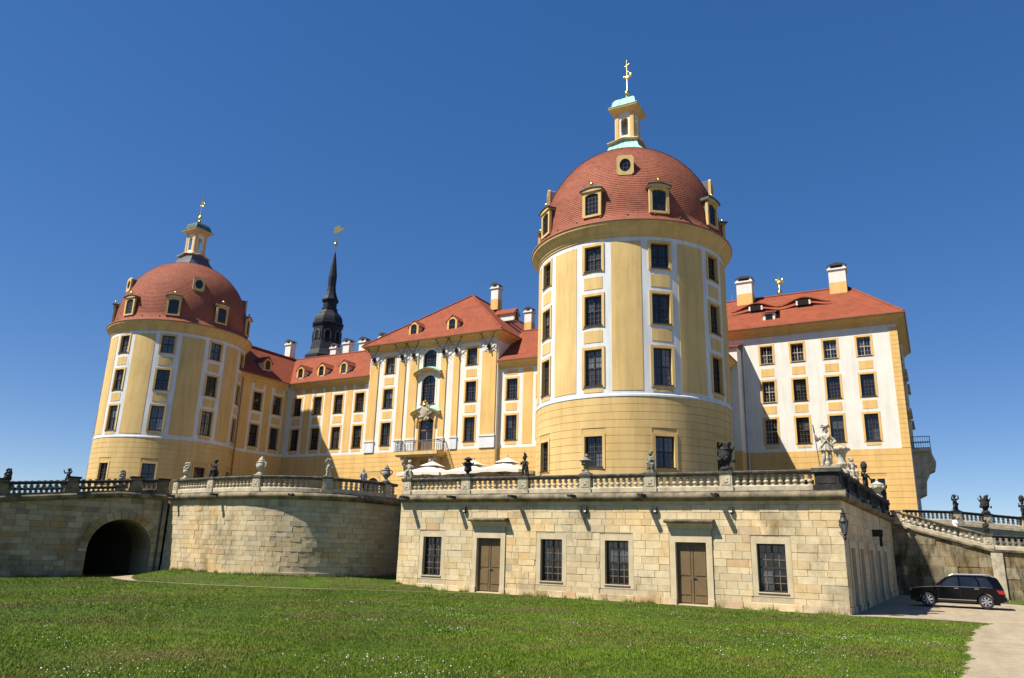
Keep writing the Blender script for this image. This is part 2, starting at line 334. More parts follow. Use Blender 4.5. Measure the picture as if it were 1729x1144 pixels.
def win_meshes(w, h, sty):
    k = (round(w, 2), round(h, 2), sty)
    if k in WC: return WC[k]
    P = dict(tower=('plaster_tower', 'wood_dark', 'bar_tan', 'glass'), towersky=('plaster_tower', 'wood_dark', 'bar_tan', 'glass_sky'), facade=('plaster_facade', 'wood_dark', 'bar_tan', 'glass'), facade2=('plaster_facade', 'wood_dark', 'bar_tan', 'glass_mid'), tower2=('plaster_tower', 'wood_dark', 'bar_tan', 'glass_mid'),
             blind=('plaster_facade', 'wood_light', 'wood_light', 'glass'), stone=('stone_trim', 'wood_dark', 'wood_brown', 'glass'), arch=('plaster_white', 'wood_dark', 'bar_tan', 'glass'), ground=('plaster_facade', 'wood_dark', 'bar_tan', 'glass'))[sty]
    R = .20; sw = .26 if sty == 'stone' else .19; D = []
    rise = .28*w if sty == 'arch' else (.45*w if sty == 'ground' else 0)
    fr = MB(); t = .075; e = .005
    fr.box(-w/2+e, -w/2+t, R, R+.09, 0, h-e-rise); fr.box(w/2-t, w/2-e, R, R+.09, 0, h-e-rise)
    fr.box(-w/2+t, w/2-t, R, R+.09, e, t)
    tr = .5*h if sty != 'arch' else (.68*h)
    fr.box(-.035, .035, R-.015, R+.085, t, h-t); fr.box(-w/2+t, -.035, R-.012, R+.08, tr-.04, tr+.04); fr.box(.035, w/2-t, R-.012, R+.08, tr-.04, tr+.04)
    if rise: ring(fr, arch_pts(w-2*t, h-t, rise), arch_pts(w-2*e, h-e, rise), R, R+.09)
    else: fr.box(-w/2+t, w/2-t, R, R+.09, h-t, h-e)
    bars = MB(); nc = 2; bw = .010
    for x0, x1 in ((-w/2+t, -.035), (.035, w/2-t)):
        for z0, z1 in ((t, tr-.04), (tr+.04, h-t)):
            nr = max(2, round((z1-z0)/(.34 if sty != 'stone' else .36)))
            if sty == 'stone': bw = .02
            for i in range(1, nc): x = x0+(x1-x0)*i/nc; bars.box(x-bw, x+bw, R+.02, R+.05, z0, z1)
            for i in range(1, nr): z = z0+(z1-z0)*i/nr; bars.box(x0, x1, R+.024, R+.046, z-bw, z+bw)
    panes = []
    for x0, x1 in ((-w/2+t-.01, -.03), (.03, w/2-t+.01)):
        for z0, z1 in ((t-.01, tr-.03), (tr+.03, h-t+.01)): panes.append(MB().box(x0, x1, R+.055, R+.07, z0, z1).mesh('pane', P[3]))
    su = MB(); y0 = -.045; y1 = R+.06
    if rise: ring(su, arch_pts(w, h, rise), arch_pts(w+2*sw, h+sw, rise*1.15), y0, y1)
    else:
        for a, b in ((-w/2-sw, -w/2), (w/2, w/2+sw)): su.box(a, b, y0, y1, -sw*.8, h+sw)
        su.box(-w/2, w/2, y0, y1, h, h+sw); su.box(-w/2, w/2, y0, y1, -sw*.8, 0)
    if rise:                       # fill above the arch up to the square opening
        A = arch_pts(w, h, rise); n = len(A); su.add([(p[0], .0, p[1]) for p in A[1:-1]]+[(p[0], .0, h+.002) for p in A[1:-1]], [(i, i+1, n-2+i+1, n-2+i) for i in range(n-3)])
    si = MB(); si.box(-w/2-.05, w/2+.05, -.10, R+.01, -.055, .0)
    r = (fr.mesh('window', P[1]), bars.mesh('glazing_bars', P[2]), panes, su.mesh('surround', P[0]), si.mesh('sill', P[1] if sty not in ('stone',) else 'stone_trim'))
    WC[k] = r; return r
WR = random.Random(21)
def window(parent, wp, rz, w, h, sty):
    if sty in ('facade', 'tower') and WR.random() < .3: sty += '2'
    fr, bars, panes, su, si = win_meshes(w, h, sty)
    o = place(fr, 'window', parent, wp, rz)
    for n, me in [('glazing_bars', bars), ('surround', su), ('sill', si)]+[('pane', p) for p in panes]: link(n, me, o)
    return o
ROWS = [(13.02, 15.5), (17.2, 19.3), (21.15, 22.95)]
# ------------------------------------------------------------------ round towers
def tower(c, r, cols, oculi, label, copper, flare, capm, skycols):
    T = thing('round_tower', label, 'tower', (c[0], c[1], 5.6), 0, 'round corner towers')
    m = cyl(c, r); ww = 1.26; ha = math.degrees(ww/2/r); rows = [(7.68, 9.66)]+ROWS
    zt = 23.45
    ops = [(a-ha, a+ha, z0, z1) for a in cols for z0, z1 in rows]
    us = np.arange(cols[0]-24, cols[0]-24+360.1, 3.0).tolist()
    lo, hi = us[0], us[-1]
    ops = [o for o in ops if o[0] > lo and o[1] < hi]
    up = MB(); wall(up, m, us, [12.3, zt], [o for o in ops if o[2] > 12], .34, .37); part('upper_wall', up, 'plaster_cool' if copper == 'copper_green' else 'plaster_cool', T, 20)
    lw = MB(); wall(lw, cyl(c, r-.0), us, [5.6, 12.3], [o for o in ops if o[2] < 12], .34, .37); part('lower_wall', lw, 'plaster_joint', T, 20)
    # plaster courses of the lower storey, each a ring broken by the windows
    z = 5.6; h = (12.22-5.6)/13
    for i in range(13):
        z0, z1 = 5.6+i*h+.012, 5.6+(i+1)*h-.012; mb = MB(); cuts = []
        for o in ops:
            if o[2] < 12 and o[2]-.16 < z1 and o[3]+.2 > z0: cuts.append((o[0]-1.65, o[1]+1.65))
        cuts.sort(); a = lo
        for u0, u1 in cuts+[(hi, hi)]:
            if u0-a > .5: part('plaster_course', MB().pbox(m, a, u0, z0, z1, -.02, .035, max(1, int((u0-a)/3))), 'plaster_tower', T, 20)
            a = u1
    part('band', MB().lathe([(r-.05, 12.22), (r+.07, 12.22), (r+.07, 12.34), (r+.02, 12.42), (r-.05, 12.42)], 96, (c[0], c[1], 0), cap=False), 'plaster_cool', T, 25)
    allc = sorted(cols)
    for a, b in zip(allc, allc[1:]+[allc[0]+360]):
        g = b-a
        if g > 60:
            continue
        part('panel', MB().pbox(m, a+10.6, b-10.6, 12.62, 23.08, -.02, .025, 8), 'plaster_tower', T, 20)
    for a in allc:
        for z0, z1 in ((12.55, 12.80), (15.98, 16.82), (19.78, 20.66)):
            part('panel', MB().pbox(m, a-5.6, a+5.6, z0, z1, -.02, .025, 4), 'plaster_tower', T, 20)
        for k, (z0, z1) in enumerate(rows):
            window(T, m(a, z0, -.02), rad(a), ww, z1-z0, 'towersky' if (round(a), k) in skycols else 'tower')
    cor = [(r-.1, 23.42), (r+.06, 23.42), (r+.08, 23.54), (r+.15, 23.60), (r+.17, 23.76), (r+.28, 23.92), (r+.44, 24.06), (r+.50, 24.20), (r+.57, 24.24), (r+.60, 24.40), (r+.45, 24.44), (r-.1, 24.44)]
    part('cornice', MB().lathe(cor, 128, (c[0], c[1], 0), cap=False), 'plaster_tower', T, 30)
    # dome: courses of tiles stepped one over the other
    a_, b_, z0_, n_ = r, 8.75, 24.5, 2.2
    def rz_(z):
        rr = a_*(1-min(1, max(0, (z-z0_)/b_))**n_)**(1/n_)
        return rr+.52*max(0, 1-(z-24.45)/1.1)**2
    zs = [24.45]; 
    while rz_(zs[-1]) > 1.75:
        z = zs[-1]; s = .19; dz = .19
        for _ in range(20):
            d = math.hypot(dz, rz_(z+dz)-rz_(z))
            if d > s: dz *= .85
        zs.append(z+dz)
        if len(zs) > 150: break
    prof = [(r+.3, 24.40)]
    for z, z2 in zip(zs, zs[1:]): prof += [(rz_(z)+.028, z), (rz_(z2)+.004, z2)]
    ztop = zs[-1]
    D = part('dome', MB().lathe(prof, 128, (c[0], c[1], 0), cap=False), 'dome_tile', T, 60)
    part('gutter', MB().lathe([(r+.56, 24.41), (r+.66, 24.43), (r+.66, 24.50), (r+.50, 24.52)], 128, (c[0], c[1], 0), cap=False), 'gutter', T, 60)
    # dormers over the window columns
    for a in allc:
        A = rad(a); rr = r+.13
        def P(x, z, d, A=A, rr=rr): return (c[0]+(rr+d)*math.sin(A)+x*math.cos(A), c[1]-(rr+d)*math.cos(A)+x*math.sin(A), z)
        zb, zt2 = 25.30, 26.98
        bx = MB(); bx.box(-.62, .62, -1.7, -.06, zb-.3, zt2, lambda x, d, z: P(x, z, d)); dm = part('dormer', bx, 'lead', T)
        fr = MB(); A0 = [(p[0], p[1]+zb) for p in arch_pts(1.0, zt2-zb-.05, .14)]; A1 = [(p[0], p[1]+zb-.0) for p in arch_pts(1.42, zt2-zb+.16, .16)]
        mb2 = MB(); ring(mb2, A0, A1, -.10, .10); fr.add([P(v[0], v[2], v[1]) for v in mb2.v], mb2.f)
        fr.box(-.71, .71, -.10, .10, zb-.16, zb, lambda x, d, z: P(x, z, d)); part('surround', fr, 'plaster_tower', dm)
        part('pane', MB().box(-.51, .51, -.045, -.03, zb, zt2-.02, lambda x, d, z: P(x, z, d)), 'glass', dm)
        gb = MB()
        for x in (-.25, 0, .25): gb.box(x-.02, x+.02, -.03, .0, zb, zt2-.05, lambda x, d, z: P(x, z, d))
        for i in range(1, 5): z = zb+(zt2-zb)*i/5; gb.box(-.5, .5, -.028, -.004, z-.018, z+.018, lambda x, d, z: P(x, z, d))
        part('glazing_bars', gb, 'wood_dark', dm)
        hd = MB(); H0 = arch_pts(1.62, .42, .26); n = len(H0)
        poly = [(p[0], zt2+.10+p[1]*.62) for p in H0]
        hd.prism(poly, -1.6, .20, P); hd_ = part('hood', hd, 'plaster_tower', dm); cv = MB(); n = len(H0)
        vs = []
        for d_ in (-1.7, .28): vs += [P(p[0]*1.06, zt2+.11+p[1]*.64, d_) for p in H0]+[P(p[0]*1.06, zt2+.17+p[1]*.66, d_) for p in H0]
        fs = []
        for i in range(n-1): fs += [(i, i+1, n+i+1, n+i), (2*n+i, 3*n+i, 3*n+i+1, 2*n+i+1), (i, 2*n+i, 2*n+i+1, i+1), (n+i, n+i+1, 3*n+i+1, 3*n+i)]
        part('hood_cover', cv.add(vs, fs), 'lead', dm)
        part('finial', MB().tube(P(0, zt2+.3, .05), P(0, zt2+.58, .05), .09, .05).ball(P(0, zt2+.70, .05), .14), 'gold', dm, 40)
    for a in oculi:
        A = rad(a); zc = 29.2; rr = rz_(28.5)+.0
        def P(x, z, d, A=A, rr=rr): return (c[0]+(rr+d)*math.sin(A)+x*math.cos(A), c[1]-(rr+d)*math.cos(A)+x*math.sin(A), z)
        bx = MB(); poly = [(-.58, zc-.85), (.58, zc-.85), (.58, zc+.55), (.40, zc+.74), (0, zc+.84), (-.40, zc+.74), (-.58, zc+.55)]
        dm = part('round_dormer', bx.prism(poly, -2.0, -.08, P), 'lead', T)
        n = 24; fr = MB(); inn = [(.40*math.cos(2*math.pi*i/n), zc+.52*math.sin(2*math.pi*i/n)) for i in range(n+1)]
        out = []
        for i in range(n+1):
            t = 2*math.pi*i/n; x, z = math.cos(t), math.sin(t); q = max(abs(x)/.62, abs(z)/.80); out.append((x/q*.98, zc+z/q*.98))
        mb2 = MB(); ring(mb2, inn, out, -.09, .09); fr.add([P(v[0], v[2], v[1]) for v in mb2.v], mb2.f); part('surround', fr, 'plaster_tower', dm, 40)
        part('pane', MB().prism(inn[:-1], -.05, -.03, P), 'glass', dm)
        gb = MB()
        for x in (-.14, .14): gb.box(x-.02, x+.02, -.03, 0, zc-.5, zc+.5, lambda x, d, z: P(x, z, d))
        for z in (zc-.17, zc+.17): gb.box(-.4, .4, -.028, -.004, z-.02, z+.02, lambda x, d, z: P(x, z, d))
        part('glazing_bars', gb, 'wood_dark', dm)
    # small snow guards
    for i in range(24):
        a = i*15+4; q = rz_(25.0); p = cyl(c, q)(a, 25.0, .06)
        part('roof_hook', MB().ball(p, .07, seg=6, rings=4), 'iron', T)
    # lantern: square, sides parallel to the palace
    zc = ztop-.12; L = thing  # noqa
    q = math.pi/4
    fl = part('lantern_skirt', MB().lathe([(2.05, zc-.25), (1.72, zc+.10), (1.38, zc+.55), (1.18, zc+1.05), (1.10, zc+1.5)], 4, (c[0], c[1], 0), q, sq=True), flare, T)
    sm = MB()
    for k in range(4):
        for t in (-.72, -.36, 0, .36, .72):
            pr = [(2.05, zc-.25), (1.72, zc+.10), (1.38, zc+.55), (1.18, zc+1.05), (1.10, zc+1.5)]
            sm.path([rotz((t*a, -a-.012, z), k*math.pi/2) for a, z in pr], .018, 4)
    sm.v = [(x+c[0], y+c[1], z) for x, y, z in sm.v]; part('seam', sm, 'lead', fl)
    z1 = zc+1.35; wv = MB()
    def wave(t): return .26*math.exp(-(t/.55)**2)
    for k in range(4):                # curving base cornice, one length on each side
        N = 14; vs = []; fs = []
        for i in range(N+1):
            t = -1+2*i/N; zz = z1-.10+wave(t)
            for d, z in ((.92, 0), (1.30, 0), (1.34, .07), (1.30, .14), (1.02, .26), (.92, .26)): vs.append(rotz((t*d*1.0, -d, zz+z), k*math.pi/2))
        for i in range(N):
            for j in range(6): j2 = (j+1) % 6; fs.append((i*6+j, i*6+j2, i*6+6+j2, i*6+6+j))
        fs += [tuple(range(6)), tuple(range(N*6, N*6+6))]; wv.add(vs, fs)
    wv.v = [(x+c[0], y+c[1], z) for x, y, z in wv.v]; part('lantern_base', wv, 'plaster_tower', T, 35)
    hb = .80; z2 = z1+2.85
    bd = MB(); bd.box(-hb-.05, hb+.05, -hb-.05, hb+.05, z1-.1, z1+.42)
    for sx in (-1, 1):
        for sy in (-1, 1): bd.box(min(sx*hb, sx*.46), max(sx*hb, sx*.46), min(sy*hb, sy*.46), max(sy*hb, sy*.46), z1+.42, z2)
    bd.v = [(x+c[0], y+c[1], z) for x, y, z in bd.v]; part('lantern_body', bd, 'plaster_white', T)
    for k in range(4):
        A0 = [(p[0], p[1]+z1+.75) for p in arch_pts(.60, 1.62, .29)]; A1 = [(p[0], p[1]+z1+.75) for p in arch_pts(.92, 2.09, .04)]
        mb2 = MB(); ring(mb2, A0, A1, -hb+.03, -hb+.2); mb2.box(-.46, .46, -hb+.04, -hb+.19, z1+.42, z1+.76)
        mb2.v = [tuple(Vector(rotz(v, k*math.pi/2))+Vector((c[0], c[1], 0))) for v in mb2.v]; part('arch', mb2, 'plaster_white', T)
        for sx in (-1, 1):
            mb3 = MB().box(sx*.62-.13, sx*.62+.13, -hb-.03, -hb+.02, z1+.46, z2-.05)
            mb3.v = [tuple(Vector(rotz(v, k*math.pi/2))+Vector((c[0], c[1], 0))) for v in mb3.v]; part('pilaster', mb3, 'plaster_facade', T)
    part('lantern_cornice', MB().lathe([(.82, z2-.05), (.90, z2), (1.0, z2+.12), (1.22, z2+.26), (1.26, z2+.40), (.9, z2+.44)], 4, (c[0], c[1], 0), q, sq=True), 'plaster_tower', T)
    pr = [(1.28, z2+.41), (1.20, z2+.5), (1.02, z2+.62), (.98, z2+.85), (.92, z2+1.10), (.78, z2+1.32), (.52, z2+1.50), (.2, z2+1.6), (.10, z2+1.85)]
    cp = part('lantern_roof', MB().lathe(pr, 4, (c[0], c[1], 0), q, sq=True), capm, T)
    sm = MB()
    for k in range(4):
        for t in (-1, -.33, .33): sm.path([rotz((t*a, -a-.01, z), k*math.pi/2) for a, z in pr[:-1]], .018, 4)
    sm.v = [(x+c[0], y+c[1], z) for x, y, z in sm.v]; part('seam', sm, 'lead', cp)
    z3 = z2+1.75
    va = MB().lathe([(.03, z3), (.16, z3+.08), (.10, z3+.2), (.22, z3+.42), (.22, z3+.56), (.09, z3+.74), (.045, z3+.86), (.035, z3+3.5), (.01, z3+3.75)], 12, (c[0], c[1], 0))
    V = part('weather_vane', va, 'gold', T, 45)
    ck = MB(); ck.ball((c[0]+.05, c[1], z3+2.0), .27, .06, .20); ck.ball((c[0]-.24, c[1], z3+2.12), .11, .05, .12)   # a cock
    ck.ball((c[0]+.34, c[1], z3+2.2), .14, .05, .24); ck.ball((c[0]+.12, c[1], z3+2.5), .05, .04, .15); ck.cap((c[0]-.1, c[1], z3+3.1), (c[0]+.2, c[1], z3+3.3), .05, .03)
    part('weathercock', ck, 'gold', V, 60)
    return T
RC, LC = (-18.8, 52.0), (-73.1, 53.3)
colsR = [-116, -77.8, -39.5, -1.2, 36.6, 75.3, 113.5, 151.5]; colsL = [-116, -76, -36, 4.0, 43.8, 84.3, 124, 164]
tower(RC, 7.05, colsR, [17.9, -59, 94.5, 170], 'round yellow tower with bright green copper lantern roof beside the white palace block', 'copper_green', 'copper_green', 'copper_green', [])
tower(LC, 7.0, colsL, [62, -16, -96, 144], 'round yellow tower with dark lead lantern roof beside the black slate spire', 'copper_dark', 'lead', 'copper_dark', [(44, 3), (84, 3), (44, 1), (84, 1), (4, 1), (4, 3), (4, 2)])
# ------------------------------------------------------------------ palace ranges
def courses(parent, m, u0, u1, z0, z1, ops, mat, h=.5):
    n = round((z1-z0)/h); h = (z1-z0)/n
    for i in range(n):
        a, b = z0+i*h+.012, z0+(i+1)*h-.012; mb = MB(); cuts = sorted((o[0]-.19, o[1]+.19) for o in ops if o[2]-.15 < b and o[3]+.19 > a); x = u0
        for c0, c1 in cuts+[(u1, u1)]:
            if c0-x > .05: part('plaster_course', MB().pbox(m, x, c0, a, b, -.02, .03), mat, parent)
            x = c1
def strip_windows(parent, m, rz, cols, rows, ww, sty, panels='plaster_facade', strips=True, side=.55):
    for u in cols:
        for z0, z1 in rows: window(parent, m(u, z0, -.02), rz, ww, z1-z0, sty)
def gable_roof(mb, x0, x1, y0, y1, zr, ze, axis='x', hip0=0, hip1=0, th=.12):
    # closed roof volume with eaves at ze and ridge at zr
    if axis == 'x':
        ym = (y0+y1)/2; v = [(x0, y0, ze), (x1, y0, ze), (x1, y1, ze), (x0, y1, ze), (x0+hip0, ym, zr), (x1-hip1, ym, zr)]
        f = [(0, 1, 5, 4), (2, 3, 4, 5), (1, 2, 5), (3, 0, 4), (3, 2, 1, 0)]
    else:
        xm = (x0+x1)/2; v = [(x0, y0, ze), (x1, y0, ze), (x1, y1, ze), (x0, y1, ze), (xm, y0+hip0, zr), (xm, y1-hip1, zr)]
        f = [(0, 1, 4), (1, 2, 5, 4), (2, 3, 5), (3, 0, 4, 5), (3, 2, 1, 0)]
    return mb.add(v, f)
def eave(parent, pth, ztop, prot=.8, h=.95, mat='plaster_facade', gut=True):
    k = prot/.8; p = [(0, ztop-h), (.10*k, ztop-h), (.12*k, ztop-h*.72), (.30*k, ztop-h*.6), (.34*k, ztop-h*.45), (.60*k, ztop-h*.25), (.70*k, ztop-h*.2), (.74*k, ztop-.06), (-.1, ztop-.06)]
    o = part('eaves_cornice', MB().sweep(p, pth), mat, parent)
    if gut: part('gutter', MB().sweep([(.70*k, ztop-.05), (.86*k, ztop-.05), (.88*k, ztop+.06), (.70*k, ztop+.06)], pth), 'gutter', parent)
    return o

def chimney(parent, x, y, z0, z1, w=.75, d=.75):
    o = part('chimney', MB().box(x-w, x+w, y-d, y+d, z0+(z1-z0)*.36, z1), 'plaster_white', parent)
    part('chimney_foot', MB().box(x-w-.01, x+w+.01, y-d-.01, y+d+.01, z0-.6, z0+(z1-z0)*.36), 'plaster_facade', o)
    part('collar', MB().box(x-w-.12, x+w+.12, y-d-.12, y+d+.12, z1, z1+.18), 'plaster_white', o)
    cp = MB()
    for sx in (-1, 1):
        for sy in (-1, 1): cp.box(x+sx*(w-.12)-.12, x+sx*(w-.12)+.12, y+sy*(d-.12)-.12, y+sy*(d-.12)+.12, z1+.18, z1+.5)
    part('post', cp, 'plaster_white', o)
    part('cap', MB().prism([(-w-.1, z1+.5), (w+.1, z1+.5), (w*.6, z1+.72), (0, z1+.8), (-w*.6, z1+.72)], -d-.1, d+.1, lambda u, z, dd: (x+u, y+dd, z)), 'chimney_cap', o)
    return o
def dormer(parent, fx, fy, z, face='y', w=.95, h=1.05, depth=2.6):
    # small gabled roof window; face 'y' looks to -Y, 'x' looks to +X
    if face == 'y': P = lambda u, zz, d: (fx+u, fy-d, zz)
    else: P = lambda u, zz, d: (fx+d, fy+u, zz)
    poly = [(-w/2-.12, z-.1), (w/2+.12, z-.1), (w/2+.12, z+h*.75), (0, z+h+.32), (-w/2-.12, z+h*.75)]
    o = part('dormer', MB().prism(poly, -depth, -.02, P), 'plaster_white', parent)
    rf = MB(); 
    for s in (-1, 1): rf.prism([(0, z+h+.33), (s*(w/2+.30), z+h*.75-.12), (s*(w/2+.30), z+h*.75-.02), (0, z+h+.45)], -depth, .12, P)
    part('dormer_roof', rf, 'roof_tile', o)
    A0 = [(p[0], p[1]+z) for p in arch_pts(w*.74, h*.95, .2)]; A1 = [(-w/2-.1, z)]+[(p[0], p[1]+z) for p in arch_pts(w+.2, h+.12, .3)][1:-1]+[(w/2+.1, z)]
    mb2 = MB(); ring(mb2, A0, A1, -.03, .08); fr = MB().add([P(v[0], v[2], v[1]) for v in mb2.v], mb2.f); part('surround', fr, 'plaster_facade', o)
    part('pane', MB().prism(A0, -.02, -.004, P), 'glass', o)
    gb = MB().box(-.02, .02, -.01, .02, z, z+h*.9, lambda u, d, zz: P(u, zz, d)); gb.box(-w*.3, w*.3, -.01, .015, z+h*.45, z+h*.5, lambda u, d, zz: P(u, zz, d)); part('glazing_bars', gb, 'wood_dark', o)
    return o
YF = 65.5; ZE = 21.08
PR = thing('palace_range', 'long yellow and white palace range with balcony and antler trophies between the round towers', 'palace', (-46.6, 70, 5.6))
mF = flat((0, YF, 0), 0)
def bay_trim(parent, m, u, ww, rows, mat='plaster_facade', z_low=12.6, top=None):
    for z0, z1 in ((12.52, 12.82), (15.98, 16.78))+(((19.8, 20.62),) if top else ((19.72, 20.25),)):
        part('panel', MB().pbox(m, u-ww*.5, u+ww*.5, z0, z1, -.02, .02), mat, parent)
def flank(u0, u1, cols, gaps):
    ops = [(u-.65, u+.65, z0, z1) for u in cols for z0, z1 in ROWS[:2]]
    part('wall', wall(MB(), mF, [u0, u1], [12.22, ZE], ops, .34), 'plaster_white', PR)
    part('lower_wall', wall(MB(), mF, [u0, u1], [5.6, 12.22], [], .3), 'plaster_joint', PR)
    courses(PR, mF, u0, u1, 5.6, 12.2, [], 'plaster_facade')
    for u in cols:
        bay_trim(PR, mF, u, 1.3, None)
        for z0, z1 in ROWS[:2]: window(PR, mF(u, z0, -.02), 0, 1.3, z1-z0, 'facade')
    for a, b in gaps: part('panel', MB().pbox(mF, a, b, 12.55, 20.28, -.02, .02), 'plaster_facade', PR)
flank(-68.0, -55.1, [-66.35, -63.1, -59.85, -56.65], [(-65.25, -64.2), (-62.0, -60.95), (-58.75, -57.75)])
flank(-38.1, -25.0, [-36.6, -33.0, -29.4], [(-35.3, -34.2), (-31.8, -30.6)])
# projecting centre
YR = YF-.45; mR = flat((0, YR, 0), 0); ZR = 24.40
opsR = [(u-.65, u+.65, z0, z1) for u in (-52.2, -41.3) for z0, z1 in ROWS]
cen = [(-46.75, 1.9, 12.25, 15.75), (-46.75, 1.8, 17.25, 20.45), (-46.75, 1.75, 21.2, 23.35)]
opsR += [(u-w/2, u+w/2, z0, z1) for u, w, z0, z1 in cen]
opsG = [(-54.35, -52.55, 6.6, 9.5)]
part('wall', wall(MB(), mR, [-55.1, -38.1], [12.22, 24.2], opsR, .34), 'plaster_white', PR)
part('lower_wall', wall(MB(), mR, [-55.1, -38.1], [5.6, 12.22], opsG, .34), 'plaster_joint', PR)
courses(PR, mR, -55.1, -38.1, 5.6, 12.2, opsG, 'plaster_facade')
window(PR, mR(-53.45, 6.6, -.02), 0, 1.8, 2.9, 'ground')
for s, x in ((-1, -55.1), (1, -38.1)):
    part('return_wall', MB().box(min(x, x-s*.3), max(x, x-s*.3), YR+.02, 75, 5.6, 24.1), 'plaster_white', PR)
for u in (-52.2, -41.3):
    bay_trim(PR, mR, u, 1.3, None, top=True)
    for z0, z1 in ROWS: window(PR, mR(u, z0, -.02), 0, 1.3, z1-z0, 'facade')
for u, w, z0, z1 in cen[1:]: window(PR, mR(u, z0, -.02), 0, w, z1-z0, 'arch')
# pilasters with stucco capitals and grey feet
PIL = [(-54.95, -53.75), (-50.85, -49.95), (-49.35, -48.25), (-45.2, -44.45), (-43.55, -42.8), (-39.95, -38.25)]
for a, b in PIL:
    o = part('pilaster', MB().pbox(mR, a, b, 13.55, 22.35, -.02, .11), 'plaster_facade', PR)
    part('foot', MB().pbox(mR, a-.06, b+.06, 12.24, 13.4, -.02, .14).pbox(mR, a-.10, b+.10, 13.40, 13.56, -.02, .2), 'plaster_cool', o)
    cp = MB().pbox(mR, a-.02, b+.02, 22.35, 23.75, -.02, .13); random.seed(int(a*10))
    for i in range(26): cp.ball(mR(random.uniform(a+.05, b-.05), random.uniform(22.4, 23.7), .13), random.uniform(.06, .14), .07, random.uniform(.07, .16), 6, 4)
    part('capital', cp, 'stucco', o, 60)
part('panel', MB().pbox(mR, -53.35, -53.1, 13, 22, -.02, .005), 'plaster_white', PR)
eave(PR, [(-55.1, 75, 0), (-55.1, YR, 0), (-38.1, YR, 0), (-38.1, 75, 0)][0:4], ZR, .80, .85)
eave(PR, [(-67.2, YF, 0), (-55.1, YF, 0)], ZE, .68, .78); eave(PR, [(-38.1, YF, 0), (-25.0, YF, 0)], ZE+.1, .68, .78)
R1 = part('roof', gable_roof(MB(), -55.9, -37.3, YR-.8, 96, 32.1, ZR+.03, 'y', hip0=8.75, hip1=8), 'roof_tile', PR)
R2 = part('roof', gable_roof(MB(), -76, -55.12, YF-.62, 75.4, 25.75, ZE+.03), 'roof_tile', PR)
R3 = part('roof', gable_roof(MB(), -38.08, -20, YF-.62, 75.4, 25.75, ZE+.13), 'roof_tile', PR)
def ridge_tiles(mb, p0, p1, r=.14): mb.tube(p0, p1, r, r, 6); return mb
part('ridge_tiles', ridge_tiles(MB(), (-46.6, 73, 32.12), (-46.6, 88, 32.12)).tube((-55.85, YR-.75, ZR+.1), (-46.6, 73, 32.12), .12).tube((-37.35, YR-.75, ZR+.1), (-46.6, 73, 32.12), .12), 'roof_tile', PR)
part('ridge_tiles', ridge_tiles(MB(), (-72, 70.2, 25.78), (-55, 70.2, 25.78)).tube((-38, 70.2, 25.78), (-22, 70.2, 25.78), .14), 'roof_tile', PR)
for x in (-66.6, -63.2, -59.7): dormer(PR, x, 65.75, 22.0, w=1.0, h=1.2)
for x in (-49.6, -44.4): dormer(PR, x, 65.6, 25.45, w=1.1, h=1.35)
dormer(PR, -40.2, 72.5, 28.0, 'x')
for x, y, z0, z1 in ((-64.0, 71, 25.4, 27.2), (-61.6, 71.3, 25.6, 27.2), (-44.2, 74.6, 30.9, 33.0), (-42.4, 80, 29.3, 31.3), (-76.4, 73, 26.4, 28.9), (-68.3, 73.3, 25.2, 27.6), (-61.2, 74.6, 26.0, 28.6)): chimney(PR, x, y, z0, z1, .50, .50)
part('back_wall', MB().box(-68, -25, 75.0, 75.3, 5.6, 21.2).box(-55, -38.2, 95, 95.3, 5.6, 24.6), 'plaster_white', PR)
# balcony door, canopies, balcony
u, w, z0, z1 = cen[0]
d = part('balcony_door', MB().box(u-w/2+.02, u-w/2+.10, YR+.22, YR+.30, z0, z1-.3).box(u+w/2-.10, u+w/2-.02, YR+.22, YR+.30, z0, z1-.3).box(u-.06, u+.06, YR+.21, YR+.29, z0, z1-.1).box(u-w/2+.1, u+w/2-.1, YR+.205, YR+.30, 14.35, 14.5).box(u-w/2+.1, u+w/2-.1, YR+.215, YR+.30, z0, z0+.9), 'wood_brown', PR)
for a, b in ((u-w/2+.1, u-.06), (u+.06, u+w/2-.1)):
    part('pane', MB().box(a, b, YR+.25, YR+.265, z0+.9, 14.35), 'glass', d); part('pane', MB().box(a, b, YR+.25, YR+.265, 14.5, z1-.05), 'glass', d)
    gb = MB()
    for i in range(1, 5): zz = z0+.9+i*.25; gb.box(a, b, YR+.225, YR+.245, zz-.012, zz+.012)
    gb.box((a+b)/2-.012, (a+b)/2+.012, YR+.222, YR+.243, z0+.9, z1-.2); gb.box(a, b, YR+.225, YR+.245, 15.0, 15.03); part('glazing_bars', gb, 'wood_dark', d)
A0 = [(p[0]+u, p[1]+z0) for p in arch_pts(w, z1-z0, .42)]; A1 = [(p[0]+u, p[1]+z0) for p in arch_pts(w+.5, z1-z0+.3, .5)]
mb2 = MB(); ring(mb2, A0, A1, -.06, .26); part('surround', MB().add([(v[0], YR+v[1], v[2]) for v in mb2.v], mb2.f).add([(p[0], YR+.02, p[1]) for p in A0[1:-1]]+[(p[0], YR+.02, z1+.01) for p in A0[1:-1]], [(i, i+1, len(A0)-2+i+1, len(A0)-2+i) for i in range(len(A0)-3)]), 'plaster_facade', d)
